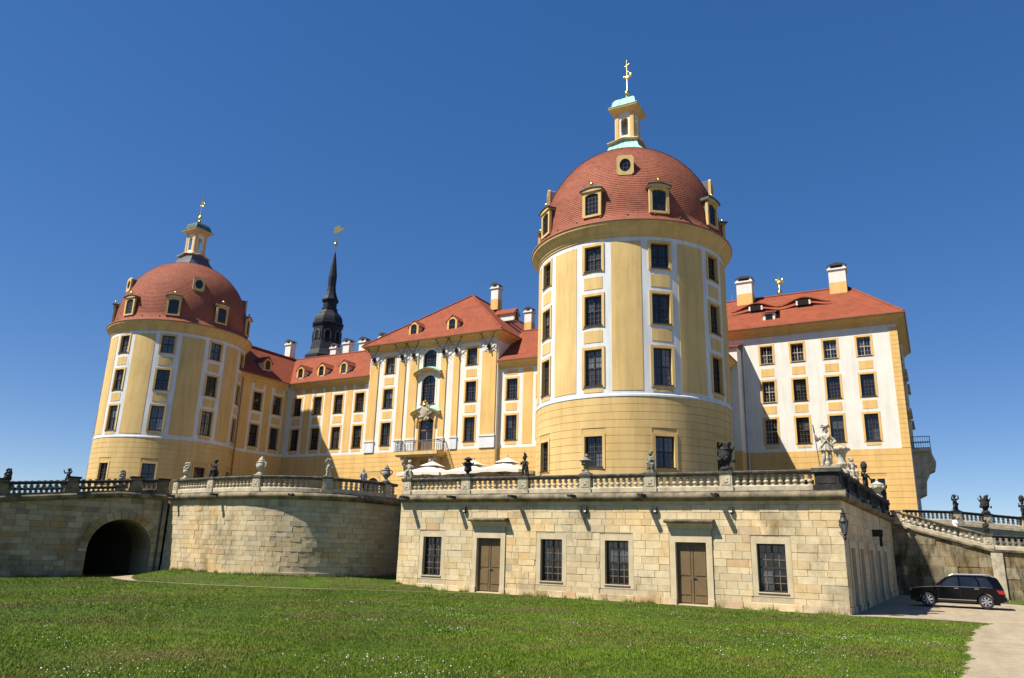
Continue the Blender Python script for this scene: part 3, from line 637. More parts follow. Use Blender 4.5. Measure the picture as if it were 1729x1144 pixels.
def hood(zc, wd, name='hood'):
    N = 16; top = []; 
    pr = lambda t: .42*math.cos(t*math.pi/2)**1.2 - .10*abs(t)**4
    mb = MB(); vs = []; fs = []
    for i in range(N+1):
        t = -1+2*i/N; x = u+t*wd; z = zc+pr(t)
        for dd, zz in ((.0, 0), (.34, .0), (.50, .14), (.54, .28), (0, .30)): vs.append((x, YR-dd, z+zz))
    for i in range(N):
        for j in range(5): j2 = (j+1) % 5; fs.append((i*5+j, i*5+j2, i*5+5+j2, i*5+5+j))
    fs += [tuple(range(5)), tuple(range(N*5, N*5+5))]; mb.add(vs, fs)
    o = part(name, mb, 'plaster_facade', PR, 40); vs = []; fs = []
    for i in range(N+1):
        t = -1+2*i/N; x = u+t*wd; z = zc+pr(t)+.305
        for dd, zz in ((.0, .2), (.57, .0), (.57, .035), (0, .24)): vs.append((x, YR-dd, z+zz))
    for i in range(N):
        for j in range(4): j2 = (j+1) % 4; fs.append((i*4+j, i*4+j2, i*4+4+j2, i*4+4+j))
    part('copper_cover', MB().add(vs, fs+[tuple(range(4)), tuple(range(N*4, N*4+4))]), 'copper_green', o, 40)
    return o
hood(20.45, 1.75); H = hood(16.05, 1.85)
cb = MB(); random.seed(5)
cb.ball((u, YR-.42, 16.35), .55, .22, .72, 16, 10)
for i in range(34):
    t = random.uniform(0, 6.28); q = random.uniform(.4, 1.0); cb.ball((u+.85*q*math.cos(t), YR-.38-random.uniform(0, .14), 16.25+.85*q*math.sin(t)), random.uniform(.10, .2), .12, random.uniform(.09, .2), 8, 5)
part('coat_of_arms', cb, 'stone_pale', H, 60)
part('crown', MB().lathe([(.30, 17.02), (.34, 17.1), (.30, 17.18), (.36, 17.3), (.22, 17.48), (.06, 17.55), (.02, 17.7)], 12, (u, YR-.42, 0)), 'gold', H, 40)
for s in (-1, 1): part('door_scroll', MB().lathe([(.10, 14.7), (.20, 14.95), (.16, 15.3), (.22, 15.6), (.12, 15.8)], 10, (u+s*(w/2+.25), YR-.05, 0)), 'plaster_facade', d, 50)
B = part('balcony', MB().pbox(mR, u-2.75, u+2.75, 11.62, 11.95, -.1, 1.75).pbox(mR, u-2.6, u+2.6, 11.45, 11.62, -.1, 1.6), 'plaster_tower', PR)
ra = MB(); zb, zt_ = 11.97, 13.05
pts = [(u-2.68, YR, 0), (u-2.68, YR-1.66, 0), (u+2.68, YR-1.66, 0), (u+2.68, YR, 0)]
for a, b in zip(pts, pts[1:]):
    a = Vector(a); b = Vector(b)
    for z in (zb+.06, zt_-.14, zt_): ra.tube(a+Vector((0, 0, z)), b+Vector((0, 0, z)), .028 if z < zt_ else .04, seg=5)
    n = max(2, round((b-a).length/.34))
    for i in range(n+1):
        p = a.lerp(b, i/n); ra.tube((p.x, p.y, zb), (p.x, p.y, zt_), .016, seg=4)
    dr = (b-a).normalized()
    for i in range(n):
        p = a.lerp(b, (i+.5)/n)
        for zc, rr in ((zb+.30, .13), (zb+.62, .14)): ra.path([(p.x+dr.x*rr*math.cos(t), p.y+dr.y*rr*math.cos(t), zc+rr*math.sin(t)) for t in np.linspace(0, 6.28, 9)], .013, 4)
part('railing', ra, 'iron', B)
for s in (-1, 1):
    pl = [(0, 11.45), (1.35, 11.45), (1.38, 11.2), (1.05, 10.9), (.75, 10.4), (.62, 9.7), (.35, 9.2), (0, 9.0)]
    x = u+s*1.75; part('console', MB().prism(pl, -.36, .36, lambda y, z, dd, x=x: (x+dd, YR-y, z)), 'stone_pale', B)
    part('console_face', MB().lathe([(.05, 10.55), (.2, 10.7), (.24, 11.0), (.18, 11.3), (.05, 11.42)], 10, (x, YR-1.28, 0)), 'stone_pale', B, 50)
rl = MB()
for i in range(22): t = random.uniform(0, 6.28); q = random.uniform(0, .7); rl.ball((u+q*math.cos(t), YR-.1, 10.75+.6*q*math.sin(t)), .14, .12, .14, 7, 5)
part('relief', rl, 'stone_pale', B, 60)
# left linking wing
LW = thing('palace_wing', 'shaded yellow palace wing with dormer joining the dark-lantern tower to the long range', 'palace wing', (-72, 61, 5.6))
mL = flat((-68.0, 0, 0), math.pi/2)
cl = [60.75, 63.85]; ops = [(y-.65, y+.65, z0, z1) for y in cl for z0, z1 in ROWS[:2]]
part('wall', wall(MB(), mL, [55.5, YF], [12.22, ZE], ops, .34), 'plaster_white', LW)
part('lower_wall', wall(MB(), mL, [55.5, YF], [5.6, 12.22], [], .3).box(-77.8, -77.5, 56, 75, 5.6, 21), 'plaster_joint', LW)
courses(LW, mL, 57.9, YF-.05, 5.6, 12.2, [], 'plaster_facade')
for y in cl:
    bay_trim(LW, mL, y, 1.3, None)
    for z0, z1 in ROWS[:2]: window(LW, mL(y, z0, -.02), math.pi/2, 1.3, z1-z0, 'facade')
for a, b in ((58.2, 59.65), (61.8, 62.75), (64.85, 65.4)): part('panel', MB().pbox(mL, a, b, 12.55, 20.28, -.02, .02), 'plaster_facade', LW)
eave(LW, [(-68.0, 56, 0), (-68.0, YF-.7, 0)], ZE-.02, .68, .78)
part('roof', gable_roof(MB(), -77.2, -67.3, 55, 76, 25.75, ZE+.02, 'y'), 'roof_tile', LW)
part('ridge_tiles', MB().tube((-72.2, 55, 25.78), (-72.2, 76, 25.78), .14), 'roof_tile', LW)
dormer(LW, -68.3, 61.9, 22.3, 'x', w=1.0, h=1.2)
part('downpipe', MB().tube((-67.85, 58.2, 5.6), (-67.85, 58.2, 20.6), .06), 'gutter', LW)
# neck behind the right tower
NW = thing('palace_wing', 'shaded palace wing hidden behind the green-lantern tower with a white end pier', 'palace wing', (-20.7, 66, 5.6))
part('wall', MB().box(-25.0, -16.5, 56, 76.2, 12.22, 21.2), 'plaster_white', NW)
part('lower_wall', MB().box(-25.02, -16.48, 56, 76.2, 5.6, 12.22), 'plaster_facade', NW)
eave(NW, [(-16.5, 56, 0), (-16.5, 75.5, 0)], ZE-.02, .7, .9)
part('roof', gable_roof(MB(), -25.8, -15.8, 55.5, 76.3, 25.2, ZE+.02, 'y'), 'roof_tile', NW)
part('pier', MB().box(-18.2, -15.72, 74.3, 76.38, 12.2, 22.6), 'plaster_white', NW)
part('pier_foot', MB().box(-18.2, -15.70, 74.28, 76.38, 5.6, 12.2), 'plaster_facade', NW)
part('pier_roof', MB().add([(-18.4, 74.05, 22.6), (-15.5, 74.05, 22.6), (-15.5, 76.38, 23.3), (-18.4, 76.38, 23.3), (-18.4, 74.05, 22.75), (-15.5, 74.05, 22.75), (-15.5, 76.38, 23.45), (-18.4, 76.38, 23.45)], [(0, 1, 2, 3), (4, 5, 6, 7), (0, 1, 5, 4), (1, 2, 6, 5), (2, 3, 7, 6), (3, 0, 4, 7)]), 'roof_tile', NW)
part('downpipe', MB().tube((-15.5, 76.25, 5.7), (-15.5, 76.25, 23.3), .07), 'plaster_white', NW)
# white block
WB = thing('palace_block', 'tall white palace block with yellow corner stones and red hipped roof', 'palace', (-9, 84, 5.6))
YW = 76.4; XE = -1.3; mW = flat((0, YW, 0), 0); mE = flat((XE, 0, 0), math.pi/2)
cw = [-13.25, -10.3, -7.25, -4.25]
ops = [(u_-.6, u_+.6, z0, z1) for u_ in cw for z0, z1 in ROWS]; og = [(-4.85, -3.65, 7.3, 9.5), (-10.9, -9.7, 7.3, 9.5)]
part('wall', wall(MB(), mW, [-17.5, XE], [12.22, 24.6], ops, .34), 'plaster_white', WB)
part('lower_wall', wall(MB(), mW, [-17.5, XE], [5.6, 12.22], og, .34), 'plaster_joint', WB)
courses(WB, mW, -15.7, XE+.02, 5.6, 12.2, og, 'plaster_facade', .55)
for o in og: window(WB, mW((o[0]+o[1])/2, o[2], -.02), 0, 1.2, 2.2, 'facade')
for u_ in cw:
    for k, (z0, z1) in enumerate(ROWS):
        window(WB, mW(u_, z0, -.02), 0, 1.2, z1-z0, 'blind' if (u_ == cw[0] or k == 2) else 'facade')
    for z0, z1 in ((12.55, 12.78), (16.0, 16.78), (19.8, 20.6)): part('panel', MB().pbox(mW, u_-.62, u_+.62, z0, z1, -.02, .02), 'plaster_facade', WB)
for i in range(26):
    z = 12.24+i*.44
    if z+.42 < 23.9: part('quoin', MB().box(-1.98, XE+.02, YW-.03, YW+.5, z+.012, z+.43), 'plaster_facade', WB)
cs = [79.2, 82.0, 86.4, 89.2]; opsE = [(y-.6, y+.6, z0, z1) for y in cs for z0, z1 in ROWS]
part('side_wall', wall(MB(), mE, [YW+.001, 92], [5.6, 24.6], opsE, .34).box(-17.5, XE-.35, 91.7, 92, 5.6, 24.6), 'stucco', WB)
for y in cs:
    for k, (z0, z1) in enumerate(ROWS):
        o = window(WB, mE(y, z0, -.02), math.pi/2, 1.2, z1-z0, 'facade')
        if k < 2: part('hood', MB().box(XE-.1, XE+.42, y-1.0, y+1.0, z1+.35, z1+.6), 'stone_pale', WB)
part('side_projection', MB().box(XE-.1, XE+.22, 83.2, 85.2, 5.6, 23.6), 'stucco', WB)
Bs = part('side_balcony', MB().box(XE, .35, 82.2, 86.2, 12.55, 12.85), 'stone_pale', WB)
part('console', MB().prism([(XE, 12.55), (.3, 12.55), (.62, 11.6), (.45, 10.9), (.0, 10.7), (-.35, 10.0), (-.5, 8.6), (XE, 8.2)], 82.6, 85.8, lambda x, z, y: (x, y, z)), 'stone_pale', Bs)
ra = MB()
pts = [(XE, 82.25), (.3, 82.25), (.3, 86.1), (XE, 86.1)]
for a, b in zip(pts, pts[1:]):
    for z in (12.9, 13.4, 14.0): ra.tube((*a, z), (*b, z), .035, seg=5)
    L_ = math.hypot(b[0]-a[0], b[1]-a[1]); n = int(L_/.2)
    for i in range(n+1): ra.tube((a[0]+(b[0]-a[0])*i/n, a[1]+(b[1]-a[1])*i/n, 12.85), (a[0]+(b[0]-a[0])*i/n, a[1]+(b[1]-a[1])*i/n, 14.0), .018, seg=4)
part('railing', ra, 'iron', Bs)
eave(WB, [(-17.5, YW, 0), (XE, YW, 0), (XE, 92, 0)], 24.82, .80, .88)
part('roof', gable_roof(MB(), -20, XE+.8, YW-.8, 92.8, 30.75, 24.85, 'x', 0, 5.2), 'roof_tile', WB)
part('ridge_tiles', MB().tube((-19, 84.2, 30.77), (-5.7, 84.2, 30.77), .14).tube((-5.7, 84.2, 30.77), (XE+.75, YW-.75, 24.9), .12), 'roof_tile', WB)
chimney(WB, -16.3, 83.4, 30.3, 32.4, .85, .7); chimney(WB, -6.5, 83.4, 30.2, 32.4, .85, .7)
def eyebrow(x, y, z, w=2.7, h=.75):
    N = 20; vs = []; fs = []; sl = 5.9/8.6
    for i in range(N+1):
        t = -1+2*i/N; hh = h*math.cos(t*math.pi/2)**2
        for dy in (0, 1): 
            if dy == 0: vs.append((x+t*w, y-.05, z+hh)); vs.append((x+t*w, y-.05, z+hh+.10))
            else: vs.append((x+t*w*.98, y+hh/sl+.15, z+hh*.95+.02+.10*0)); 
    for i in range(N): a, b = i*3, i*3+3; fs += [(a, b, b+1, a+1), (a+1, b+1, b+2, a+2)]
    o = part('eyebrow_dormer', MB().add(vs, fs), 'roof_tile', WB, 50)
    part('opening', MB().box(x-.55, x+.55, y-.0, y+.1, z-.02, z+h*.72), 'dark_void', o)
    part('post', MB().box(x-.72, x-.55, y-.04, y+.1, z-.02, z+h*.6).box(x+.55, x+.72, y-.04, y+.1, z-.02, z+h*.6), 'plaster_white', o)
eyebrow(-14.6, 79.6, 27.95); eyebrow(-9.75, 79.6, 27.95)
P = lambda x, y, z: (x, y, z)
o = part('box_dormer', MB().box(-13.5, -12.3, 77.3, 79.6, 25.9, 26.75), 'plaster_white', WB)
part('opening', MB().box(-13.25, -12.55, 77.27, 77.32, 26.0, 26.6), 'dark_void', o)
part('dormer_roof', MB().add([(-13.65, 77.1, 26.75), (-12.15, 77.1, 26.75), (-12.15, 80.3, 27.75), (-13.65, 80.3, 27.75), (-13.65, 77.1, 26.87), (-12.15, 77.1, 26.87), (-12.15, 80.3, 27.9), (-13.65, 80.3, 27.9)], [(0, 1, 2, 3), (4, 5, 6, 7), (0, 1, 5, 4), (1, 2, 6, 5), (2, 3, 7, 6), (3, 0, 4, 7)]), 'roof_tile', o)
V = part('weather_vane', MB().lathe([(.12, 30.6), (.2, 30.8), (.28, 31.1), (.15, 31.4), (.05, 31.5), (.04, 33.3)], 10, (-12.7, 84.2, 0)), 'gold', WB, 45)
part('weathercock', MB().ball((-12.65, 84.2, 32.3), .35, .08, .28).ball((-12.3, 84.2, 32.5), .2, .06, .34).ball((-12.95, 84.2, 32.6), .14, .06, .2), 'gold', V, 60)
part('lightning_rod', MB().tube((-18.0, 84.2, 30.4), (-18.0, 84.2, 34.2), .03), 'chrome', WB)
# slate spire over the chapel
SP = thing('chapel_spire', 'slender black slate spire with gilded ball and flag vane over the red roofs', 'spire', (-81.3, 85, 5.6))
q = math.pi/8; sc = (-81.3, 85, 0)
part('chapel', MB().box(-92, -73, 79, 96, 5.6, 24), 'plaster_white', SP); part('chapel_roof', gable_roof(MB(), -93, -72, 78.5, 97, 28.6, 24, 'x', 4, 4), 'roof_tile', SP)
part('skirt', MB().lathe([(3.31, 28.0), (3.28, 30.4), (2.88, 30.75), (2.59, 31.4), (2.41, 32.3), (2.30, 32.9)], 8, sc, q), 'slate', SP)
part('drum', MB().lathe([(2.30, 32.9), (2.30, 35.4), (2.56, 35.55), (2.59, 35.85), (2.38, 35.95)], 8, sc, q), 'slate', SP)
for k in range(8):
    a = k*math.pi/4; rr = 2.3*math.cos(q)+.03
    Pq = lambda x, z, d, a=a, rr=rr: (sc[0]+(rr+d)*math.cos(a)-x*math.sin(a), sc[1]+(rr+d)*math.sin(a)+x*math.cos(a), z)
    A0 = [(p[0], p[1]+33.1) for p in arch_pts(.8, 1.4, .4)]; A1 = [(p[0], p[1]+33.0) for p in arch_pts(1.1, 1.7, .55)]
    mb2 = MB(); ring(mb2, A0, A1, -.04, .1); o = part('louvre_surround', MB().add([Pq(v[0], v[2], v[1]) for v in mb2.v], mb2.f), 'lead', SP)
    part('louvre', MB().prism(A0, -.04, .02, Pq), 'dark_void', o)
part('bulb', MB().lathe([(2.38, 35.95), (2.34, 36.4), (2.20, 36.9), (1.87, 37.4), (1.51, 37.75), (1.30, 38.1), (1.24, 38.3)], 8, sc, q), 'slate', SP)
part('neck', MB().lathe([(1.33, 38.3), (1.33, 38.45), (1.12, 38.5), (1.12, 39.6), (1.37, 39.75), (1.40, 39.95), (1.26, 40.0)], 8, sc, q), 'slate', SP)
part('cone', MB().lathe([(1.26, 40.0), (1.01, 40.6), (.79, 41.3), (.66, 42.2), (.7, 44), (.45, 46), (.14, 48.1), (.06, 48.3)], 8, sc, q), 'slate', SP)
part('ball', MB().tube((-81.3, 85, 48.2), (-81.3, 85, 53.6), .06, .03).ball((-81.3, 85, 49.7), .36), 'gold', SP, 50)
part('flag', MB().prism([(-.8, 52.0), (-.4, 51.65), (.45, 51.75), (1.6, 52.2), (.55, 52.5), (.6, 52.9), (-.1, 53.0), (-.8, 52.7), (-.55, 52.35)], -.03, .03, lambda x, z, d: (-81.3+x, 85+d, z)), 'gold', SP)
# antler trophies on the capitals
tm = MB(); random.seed(3)
tm.ball((0, -.28, .0), .13, .16, .24); tm.ball((0, -.42, -.22), .07, .1, .16); tm.box(-.12, .12, -.16, 0, -.5, .1)
for s in (-1, 1):
    main = [(s*.08, -.3, .18), (s*.30, -.38, .42), (s*.62, -.42, .78), (s*.78, -.5, 1.2), (s*.70, -.55, 1.5)]
    for a, b in zip(main, main[1:]): tm.tube(a, b, .045, .036, 6)
    for p, e in ((main[1], (s*.62, -.55, .34)), (main[2], (s*1.0, -.6, .72)), (main[2], (s*.30, -.6, .98)), (main[3], (s*1.12, -.6, 1.3)), (main[3], (s*.48, -.62, 1.42)), (main[0], (s*.5, -.5, .06))): tm.tube(p, e, .035, .012, 5)
tme = tm.mesh('stag_trophy', 'antler', 50)
lab = ['on the end capital near the slate spire', 'between the corner window and its twin, spire side', 'right beside the arched top window, spire side',
       'right beside the arched top window, green-lantern side', 'beside the top window next to the green-lantern tower', 'on the wide end capital beside the lower roof']
for (a, b), l in zip(PIL, lab):
    o = link('stag_trophy', tme, None, ((a+b)/2, YR-.13, 22.95)); o['label'] = 'dark stag antler trophy '+l; o['category'] = 'trophy'; o['group'] = 'antler trophies under the eaves'
# ------------------------------------------------------------------ ground
def sstep(a, b, x): t = np.clip((x-a)/(b-a), 0, 1); return t*t*(3-2*t)
BW = [(-47.2, 35.5), (-43.5, 34.85), (-40.5, 34.5)]+[(-38.2+5.9*math.cos(rad(a)), 40.3+5.9*math.sin(rad(a))) for a in range(-100, 11, 6)]+[(-32.2, 42.5)]
for _ in range(3):                    # round the outline off
    BW = [BW[0]]+[q for a, b in zip(BW, BW[1:]) for q in ((a[0]*.75+b[0]*.25, a[1]*.75+b[1]*.25), (a[0]*.25+b[0]*.75, a[1]*.25+b[1]*.75))]+[BW[-1]]
BW = BW[::4]+([BW[-1]] if (len(BW)-1) % 4 else [])
def ground_h(x, y):
    x = np.asarray(x, float); y = np.asarray(y, float)
    d = np.full(x.shape, 1e9)
    for (ax, ay), (bx, by) in zip(BW+[(-29.3, 42)], BW[1:]+[(-29.3, 42)]+[(-27.0, 38.6)]):
        vx, vy = bx-ax, by-ay; t = np.clip(((x-ax)*vx+(y-ay)*vy)/(vx*vx+vy*vy+1e-9), 0, 1); d = np.minimum(d, np.hypot(x-ax-t*vx, y-ay-t*vy))
    return .48*(1-sstep(.3, 4.2, d))*sstep(-25.5, -31, x)*sstep(-47.5, -45.2, x)+.04*np.sin(x*.31+1.3)*np.sin(y*.27)*sstep(4, 9, y)*(1-sstep(33, 37, y))*(1-sstep(-3, -.5, x))
def grid_sheet(xs, ys, dz=0):
    X, Y = np.meshgrid(xs, ys); Z = ground_h(X, Y)+dz; nx, ny = len(xs), len(ys)
    mb = MB(); mb.v = list(map(tuple, np.stack([X.ravel(), Y.ravel(), Z.ravel()], 1))); mb.f = [(j*nx+i, j*nx+i+1, (j+1)*nx+i+1, (j+1)*nx+i) for j in range(ny-1) for i in range(nx-1)]
    return mb
xs = sorted(set([-600, -300, -150, -90, 15, 40, 90, 200, 600]+np.round(np.arange(-70, 10.1, .8), 2).tolist())); ys = sorted(set([-200, -60, -15, 0, 5, 75, 95, 150, 300, 900]+np.round(np.arange(10, 66, .8), 2).tolist()))
xs = [x for x in xs if -95 <= x <= 45]; ys = [y for y in ys if -20 <= y <= 160]
structure('lawn', grid_sheet(xs, ys), 'lawn', 60)
structure('lake', MB().add([(-2500, -2500, -1.2), (2500, -2500, -1.2), (2500, 2500, -1.2), (-2500, 2500, -1.2)], [(0, 1, 2, 3)]), 'lake_water')
bk = MB(); x0_, x1_, y0_, y1_ = xs[0], xs[-1], ys[0], ys[-1]
for a_, b_ in (((x0_, y0_), (x1_, y0_)), ((x1_, y0_), (x1_, y1_)), ((x1_, y1_), (x0_, y1_)), ((x0_, y1_), (x0_, y0_))): bk.sweep([(0, .0), (2.2, -1.6), (0, -1.6)], [(*a_, 0), (*b_, 0)])
structure('island_bank', bk, 'lawn')
def edge_x(y): y = np.asarray(y, float); return .22+.06*np.sin(y*.83)+.05*np.sin(y*2.31+1)+.04*np.sin(y*5.7+.4)+.03*np.sin(y*11.3)+.24*np.maximum(0, (y-22))/6+np.clip((y-31)/8, 0, 1)**2*.7
gv = []; ye = np.arange(-14, 38.6, .12)
poly = [(float(edge_x(y)), float(y)) for y in ye]+[(1.3, 38.9), (.9, 39.1), (.1, 39.2), (-1.2, 39.05), (-2.4, 38.75), (-3.3, 38.5), (-4.6, 38.62), (-4.6, 65), (-1, 65), (1.8, 58.4), (4, 57.0), (14, 56.6), (44, 56), (44, -14)]
def ngon_sheet(name, poly, dz, mat):
    bm = bmesh.new(); f = bm.faces.new([bm.verts.new((x, y, dz)) for x, y in poly]); bmesh.ops.triangulate(bm, faces=[f]); me = bpy.data.meshes.new(name); bm.to_mesh(me); bm.free(); me.materials.append(MT[mat]); o = link(name, me); o['kind'] = 'structure'; return o
ngon_sheet('gravel_path', poly, .012, 'gravel')
ngon_sheet('gravel_strip', [(-27, 38.2), (-20, 38.15), (-14, 38.22), (-8, 38.12), (-3.2, 38.2), (-3.2, 38.7), (-27, 38.7)], .016, 'gravel')
pp = [(-46.5, 32.2), (-44.5, 30.9), (-41.6, 29.6), (-36.3, 30.5), (-32.5, 32.3), (-29, 34.4), (-25.2, 36.2), (-23.2, 37.9)]
mb = MB(); vs = []
for i, (x, y) in enumerate(pp):
    a = pp[max(0, i-1)]; b = pp[min(len(pp)-1, i+1)]; dx, dy = b[0]-a[0], b[1]-a[1]; l = math.hypot(dx, dy); wd_ = (.7, .45, .18, .10, .07, .06, .06, .06)[i]
    for s in (-1, 1): X, Y = x-s*wd_*dy/l, y+s*wd_*dx/l; vs.append((X, Y, float(ground_h(X, Y))+.03))
mb.add(vs, [(2*i, 2*i+2, 2*i+3, 2*i+1) for i in range(len(pp)-1)]); structure('narrow_path', mb, 'gravel')
# grass blades: one mass
def lawn_mask(x, y):
    ok = (x < edge_x(y)+.05) | (y > 57)
    dd = np.full(x.shape, 1e9)
    for (ax, ay), (bx, by) in zip(pp, pp[1:]):
        vx, vy = bx-ax, by-ay; t = np.clip(((x-ax)*vx+(y-ay)*vy)/(vx*vx+vy*vy), 0, 1); dd = np.minimum(dd, np.hypot(x-ax-t*vx, y-ay-t*vy))
    ok &= dd > .09
    ok &= ~((y > 38.2+.55*np.clip((x+3.3)/4, 0, 1)) & (y < 57) & (x > -29.4)); ok &= ~((y > 34.4) & (x < -29.2) & ((x+38.2)**2+(y-40.3)**2 < 5.85**2)); ok &= ~((x < -38) & (y > 34.9-.14*(x+40)))
    ok &= ~((x+47.3)*.937-(y-35.)*.35 < .05)
    return ok
N = 1150000
dist = 9*np.exp(RNG.random(N)*math.log(58/9.)); ang = YAW+.03-rad(40)+RNG.random(N)*rad(80)
gx = -np.sin(ang)*dist; gy = np.cos(ang)*dist; k = lawn_mask(gx, gy); gx, gy, dist = gx[k], gy[k], dist[k]; n = len(gx)
gz = ground_h(gx, gy); yaw_ = RNG.random(n)*6.283; wd_ = (.0026+.00032*dist)*(.7+.6*RNG.random(n)); hh = (.022+.042*RNG.random(n)**1.6)*(1+.3*np.sin(gx*.9)*np.sin(gy*.7)); ln = hh*(.3+.8*RNG.random(n)); la = RNG.random(n)*6.283
V = np.zeros((n, 3, 3)); V[:, 0] = np.stack([gx-np.cos(yaw_)*wd_, gy-np.sin(yaw_)*wd_, gz-.01], 1); V[:, 1] = np.stack([gx+np.cos(yaw_)*wd_, gy+np.sin(yaw_)*wd_, gz-.01], 1); V[:, 2] = np.stack([gx+np.cos(la)*ln, gy+np.sin(la)*ln, gz+hh], 1)
def tri_obj(name, V, mat, label, cat):
    n = len(V); me = bpy.data.meshes.new(name); me.vertices.add(n*3); me.vertices.foreach_set('co', V.ravel()); me.loops.add(n*3); me.loops.foreach_set('vertex_index', np.arange(n*3)); me.polygons.add(n); me.polygons.foreach_set('loop_start', np.arange(n)*3); me.polygons.foreach_set('loop_total', np.full(n, 3)); me.update(calc_edges=True)
    me.materials.append(MT[mat]); o = link(name, me); o['kind'] = 'stuff'; o['label'] = label; o['category'] = cat; return o
WB_ = []                              # taller tufts left by the mower along the wall feet and the gravel edge
foot = [((-29.3, 38.45), (-23.9, 38.4)), ((-21.7, 38.4), (-12.1, 38.4)), ((-9.9, 38.4), (-3.9, 38.4)), ((-50, 27.6), (-48.7, 31.1))]+[((a[0]+.02, a[1]-.1), (b[0]+.02, b[1]-.1)) for a, b in zip(BW, BW[1:])]
for (ax, ay), (bx, by) in foot:
    n_ = int(math.hypot(bx-ax, by-ay)*260); t = RNG.random(n_); cl2 = (np.sin(t*math.hypot(bx-ax, by-ay)*2.1+ax)+np.sin(t*math.hypot(bx-ax, by-ay)*5.3)) > RNG.random(n_)*1.6-.6; t = t[cl2]; n_ = len(t)
    x = ax+(bx-ax)*t+RNG.normal(0, .05, n_); y = ay+(by-ay)*t-np.abs(RNG.normal(0, .12, n_)); z = ground_h(x, y); h = .08+.20*RNG.random(n_)**2; w = .008+.008*RNG.random(n_); q = RNG.random(n_)*6.283; l = RNG.random(n_)*6.283
    B_ = np.zeros((n_, 3, 3)); B_[:, 0] = np.stack([x-np.cos(q)*w, y-np.sin(q)*w, z-.02], 1); B_[:, 1] = np.stack([x+np.cos(q)*w, y+np.sin(q)*w, z-.02], 1); B_[:, 2] = np.stack([x+np.cos(l)*h*.4, y+np.sin(l)*h*.4, z+h], 1); WB_.append(B_)
V = np.concatenate([V]+WB_)
tri_obj('grass', V, 'blade', 'short mown grass blades covering the sloping lawn', 'grass')
cl_ = [(RNG.random()*80, 10+RNG.random()*26, .5+RNG.random()*1.3, 10+RNG.integers(0, 34)) for _ in range(70)]
dv = []
for aa, dd, sp, cnt in cl_:
    a0 = YAW-rad(40)+rad(aa); cx, cy = -math.sin(a0)*dd, math.cos(a0)*dd
    px = cx+RNG.normal(0, sp, cnt); py = cy+RNG.normal(0, sp*.6, cnt); kk = lawn_mask(px, py)
    for x, y in zip(px[kk], py[kk]):
        z = float(ground_h(x, y))+.045+.02*RNG.random(); r = .007+.007*RNG.random(); t = RNG.normal(0, .3, 2)
        c0 = np.array([x, y, z]); rim = [c0+np.array([r*math.cos(q), r*math.sin(q), t[0]*r*math.cos(q)+t[1]*r*math.sin(q)]) for q in np.arange(6)*math.pi/3]
        for i in range(6): dv.append([c0+[0, 0, .006], rim[i], rim[(i+1) % 6]])
tri_obj('daisies', np.array(dv), 'daisy', 'tiny white daisies scattered in drifts through the lawn', 'flowers')
# ------------------------------------------------------------------ terrace body
SIDE0, SIDE1 = (-3.8, 38.6), (-2.95, 63.6)
tp = [(-60, 30.2)] # terrace outline, inside the wall faces
tp = [(-38.2+(x+38.2)*.93, 40.3+(y-40.3)*.93) for x, y in BW[2:]]+[(-28.8, 42.5), (-28.8, 39.1), (-4.3, 39.1), (-3.45, 63.6), (-3.3, 71.3), (40, 130), (-130, 130), (-130, 36.5), (-60, 36.5), (-47, 36.2)]
bm = bmesh.new(); f0 = bm.faces.new([bm.verts.new((x, y, 5.6)) for x, y in tp]); e = bmesh.ops.extrude_face_region(bm, geom=[f0])
for v in [g for g in e['geom'] if isinstance(g, bmesh.types.BMVert)]: v.co.z = -.3
bmesh.ops.recalc_face_normals(bm, faces=bm.faces); bmesh.ops.triangulate(bm, faces=bm.faces)
me = bpy.data.meshes.new('terrace'); bm.to_mesh(me); bm.free(); me.materials.append(MT['terrace_paving']); o = link('terrace', me); o['kind'] = 'structure'
# ------------------------------------------------------------------ stone walls
class Path:
    def __init__(s, pts):
        s.p = [Vector((x[0], x[1], 0)) for x in pts]; s.l = [0]
        for a, b in zip(s.p, s.p[1:]): s.l.append(s.l[-1]+(b-a).length)
        s.L = s.l[-1]; n = len(s.p); s.t = []
        for i in range(n): s.t.append((s.p[min(i+1, n-1)]-s.p[max(i-1, 0)]).normalized())
    def at(s, u):
        i = 0
        while i < len(s.l)-2 and u > s.l[i+1]: i += 1
        f = (u-s.l[i])/(s.l[i+1]-s.l[i]); p = s.p[i].lerp(s.p[i+1], f)
        t = s.t[i].lerp(s.t[i+1], min(1, max(0, f))).normalized() if len(s.p) > 2 else s.t[0]
        return p, t
    def m(s, u, z, d): p, t = s.at(u); return (p.x+t.y*d, p.y-t.x*d, z)
    def sub(s, a, b, z=None, step=.6):
        us = sorted(set([a, b]+[u for u in s.l if a < u < b]))
        return [tuple(s.at(u)[0][:2])+((z(u) if callable(z) else z or 0),) for u in us]
cx_, cz_ = .012, .02
SB = MB(); f_ = [(-.5+cx_, -.5, -.5+cz_), (.5-cx_, -.5, -.5+cz_), (.5-cx_, -.5, .5-cz_), (-.5+cx_, -.5, .5-cz_)]; g_ = [(-.5, -.42, -.5), (.5, -.42, -.5), (.5, -.42, .5), (-.5, -.42, .5)]; h_ = [(-.5, .5, -.5), (.5, .5, -.5), (.5, .5, .5), (-.5, .5, .5)]
SB.add(f_+g_+h_, [(0, 1, 2, 3)]+[(i, 4+i, 4+(i+1) % 4, (i+1) % 4) for i in range(4)]+[(4+i, 8+i, 8+(i+1) % 4, 4+(i+1) % 4) for i in range(4)])
SBM = {}
def block_mesh(mat):
    if mat not in SBM: SBM[mat] = SB.mesh('stone', mat)
    return SBM[mat]
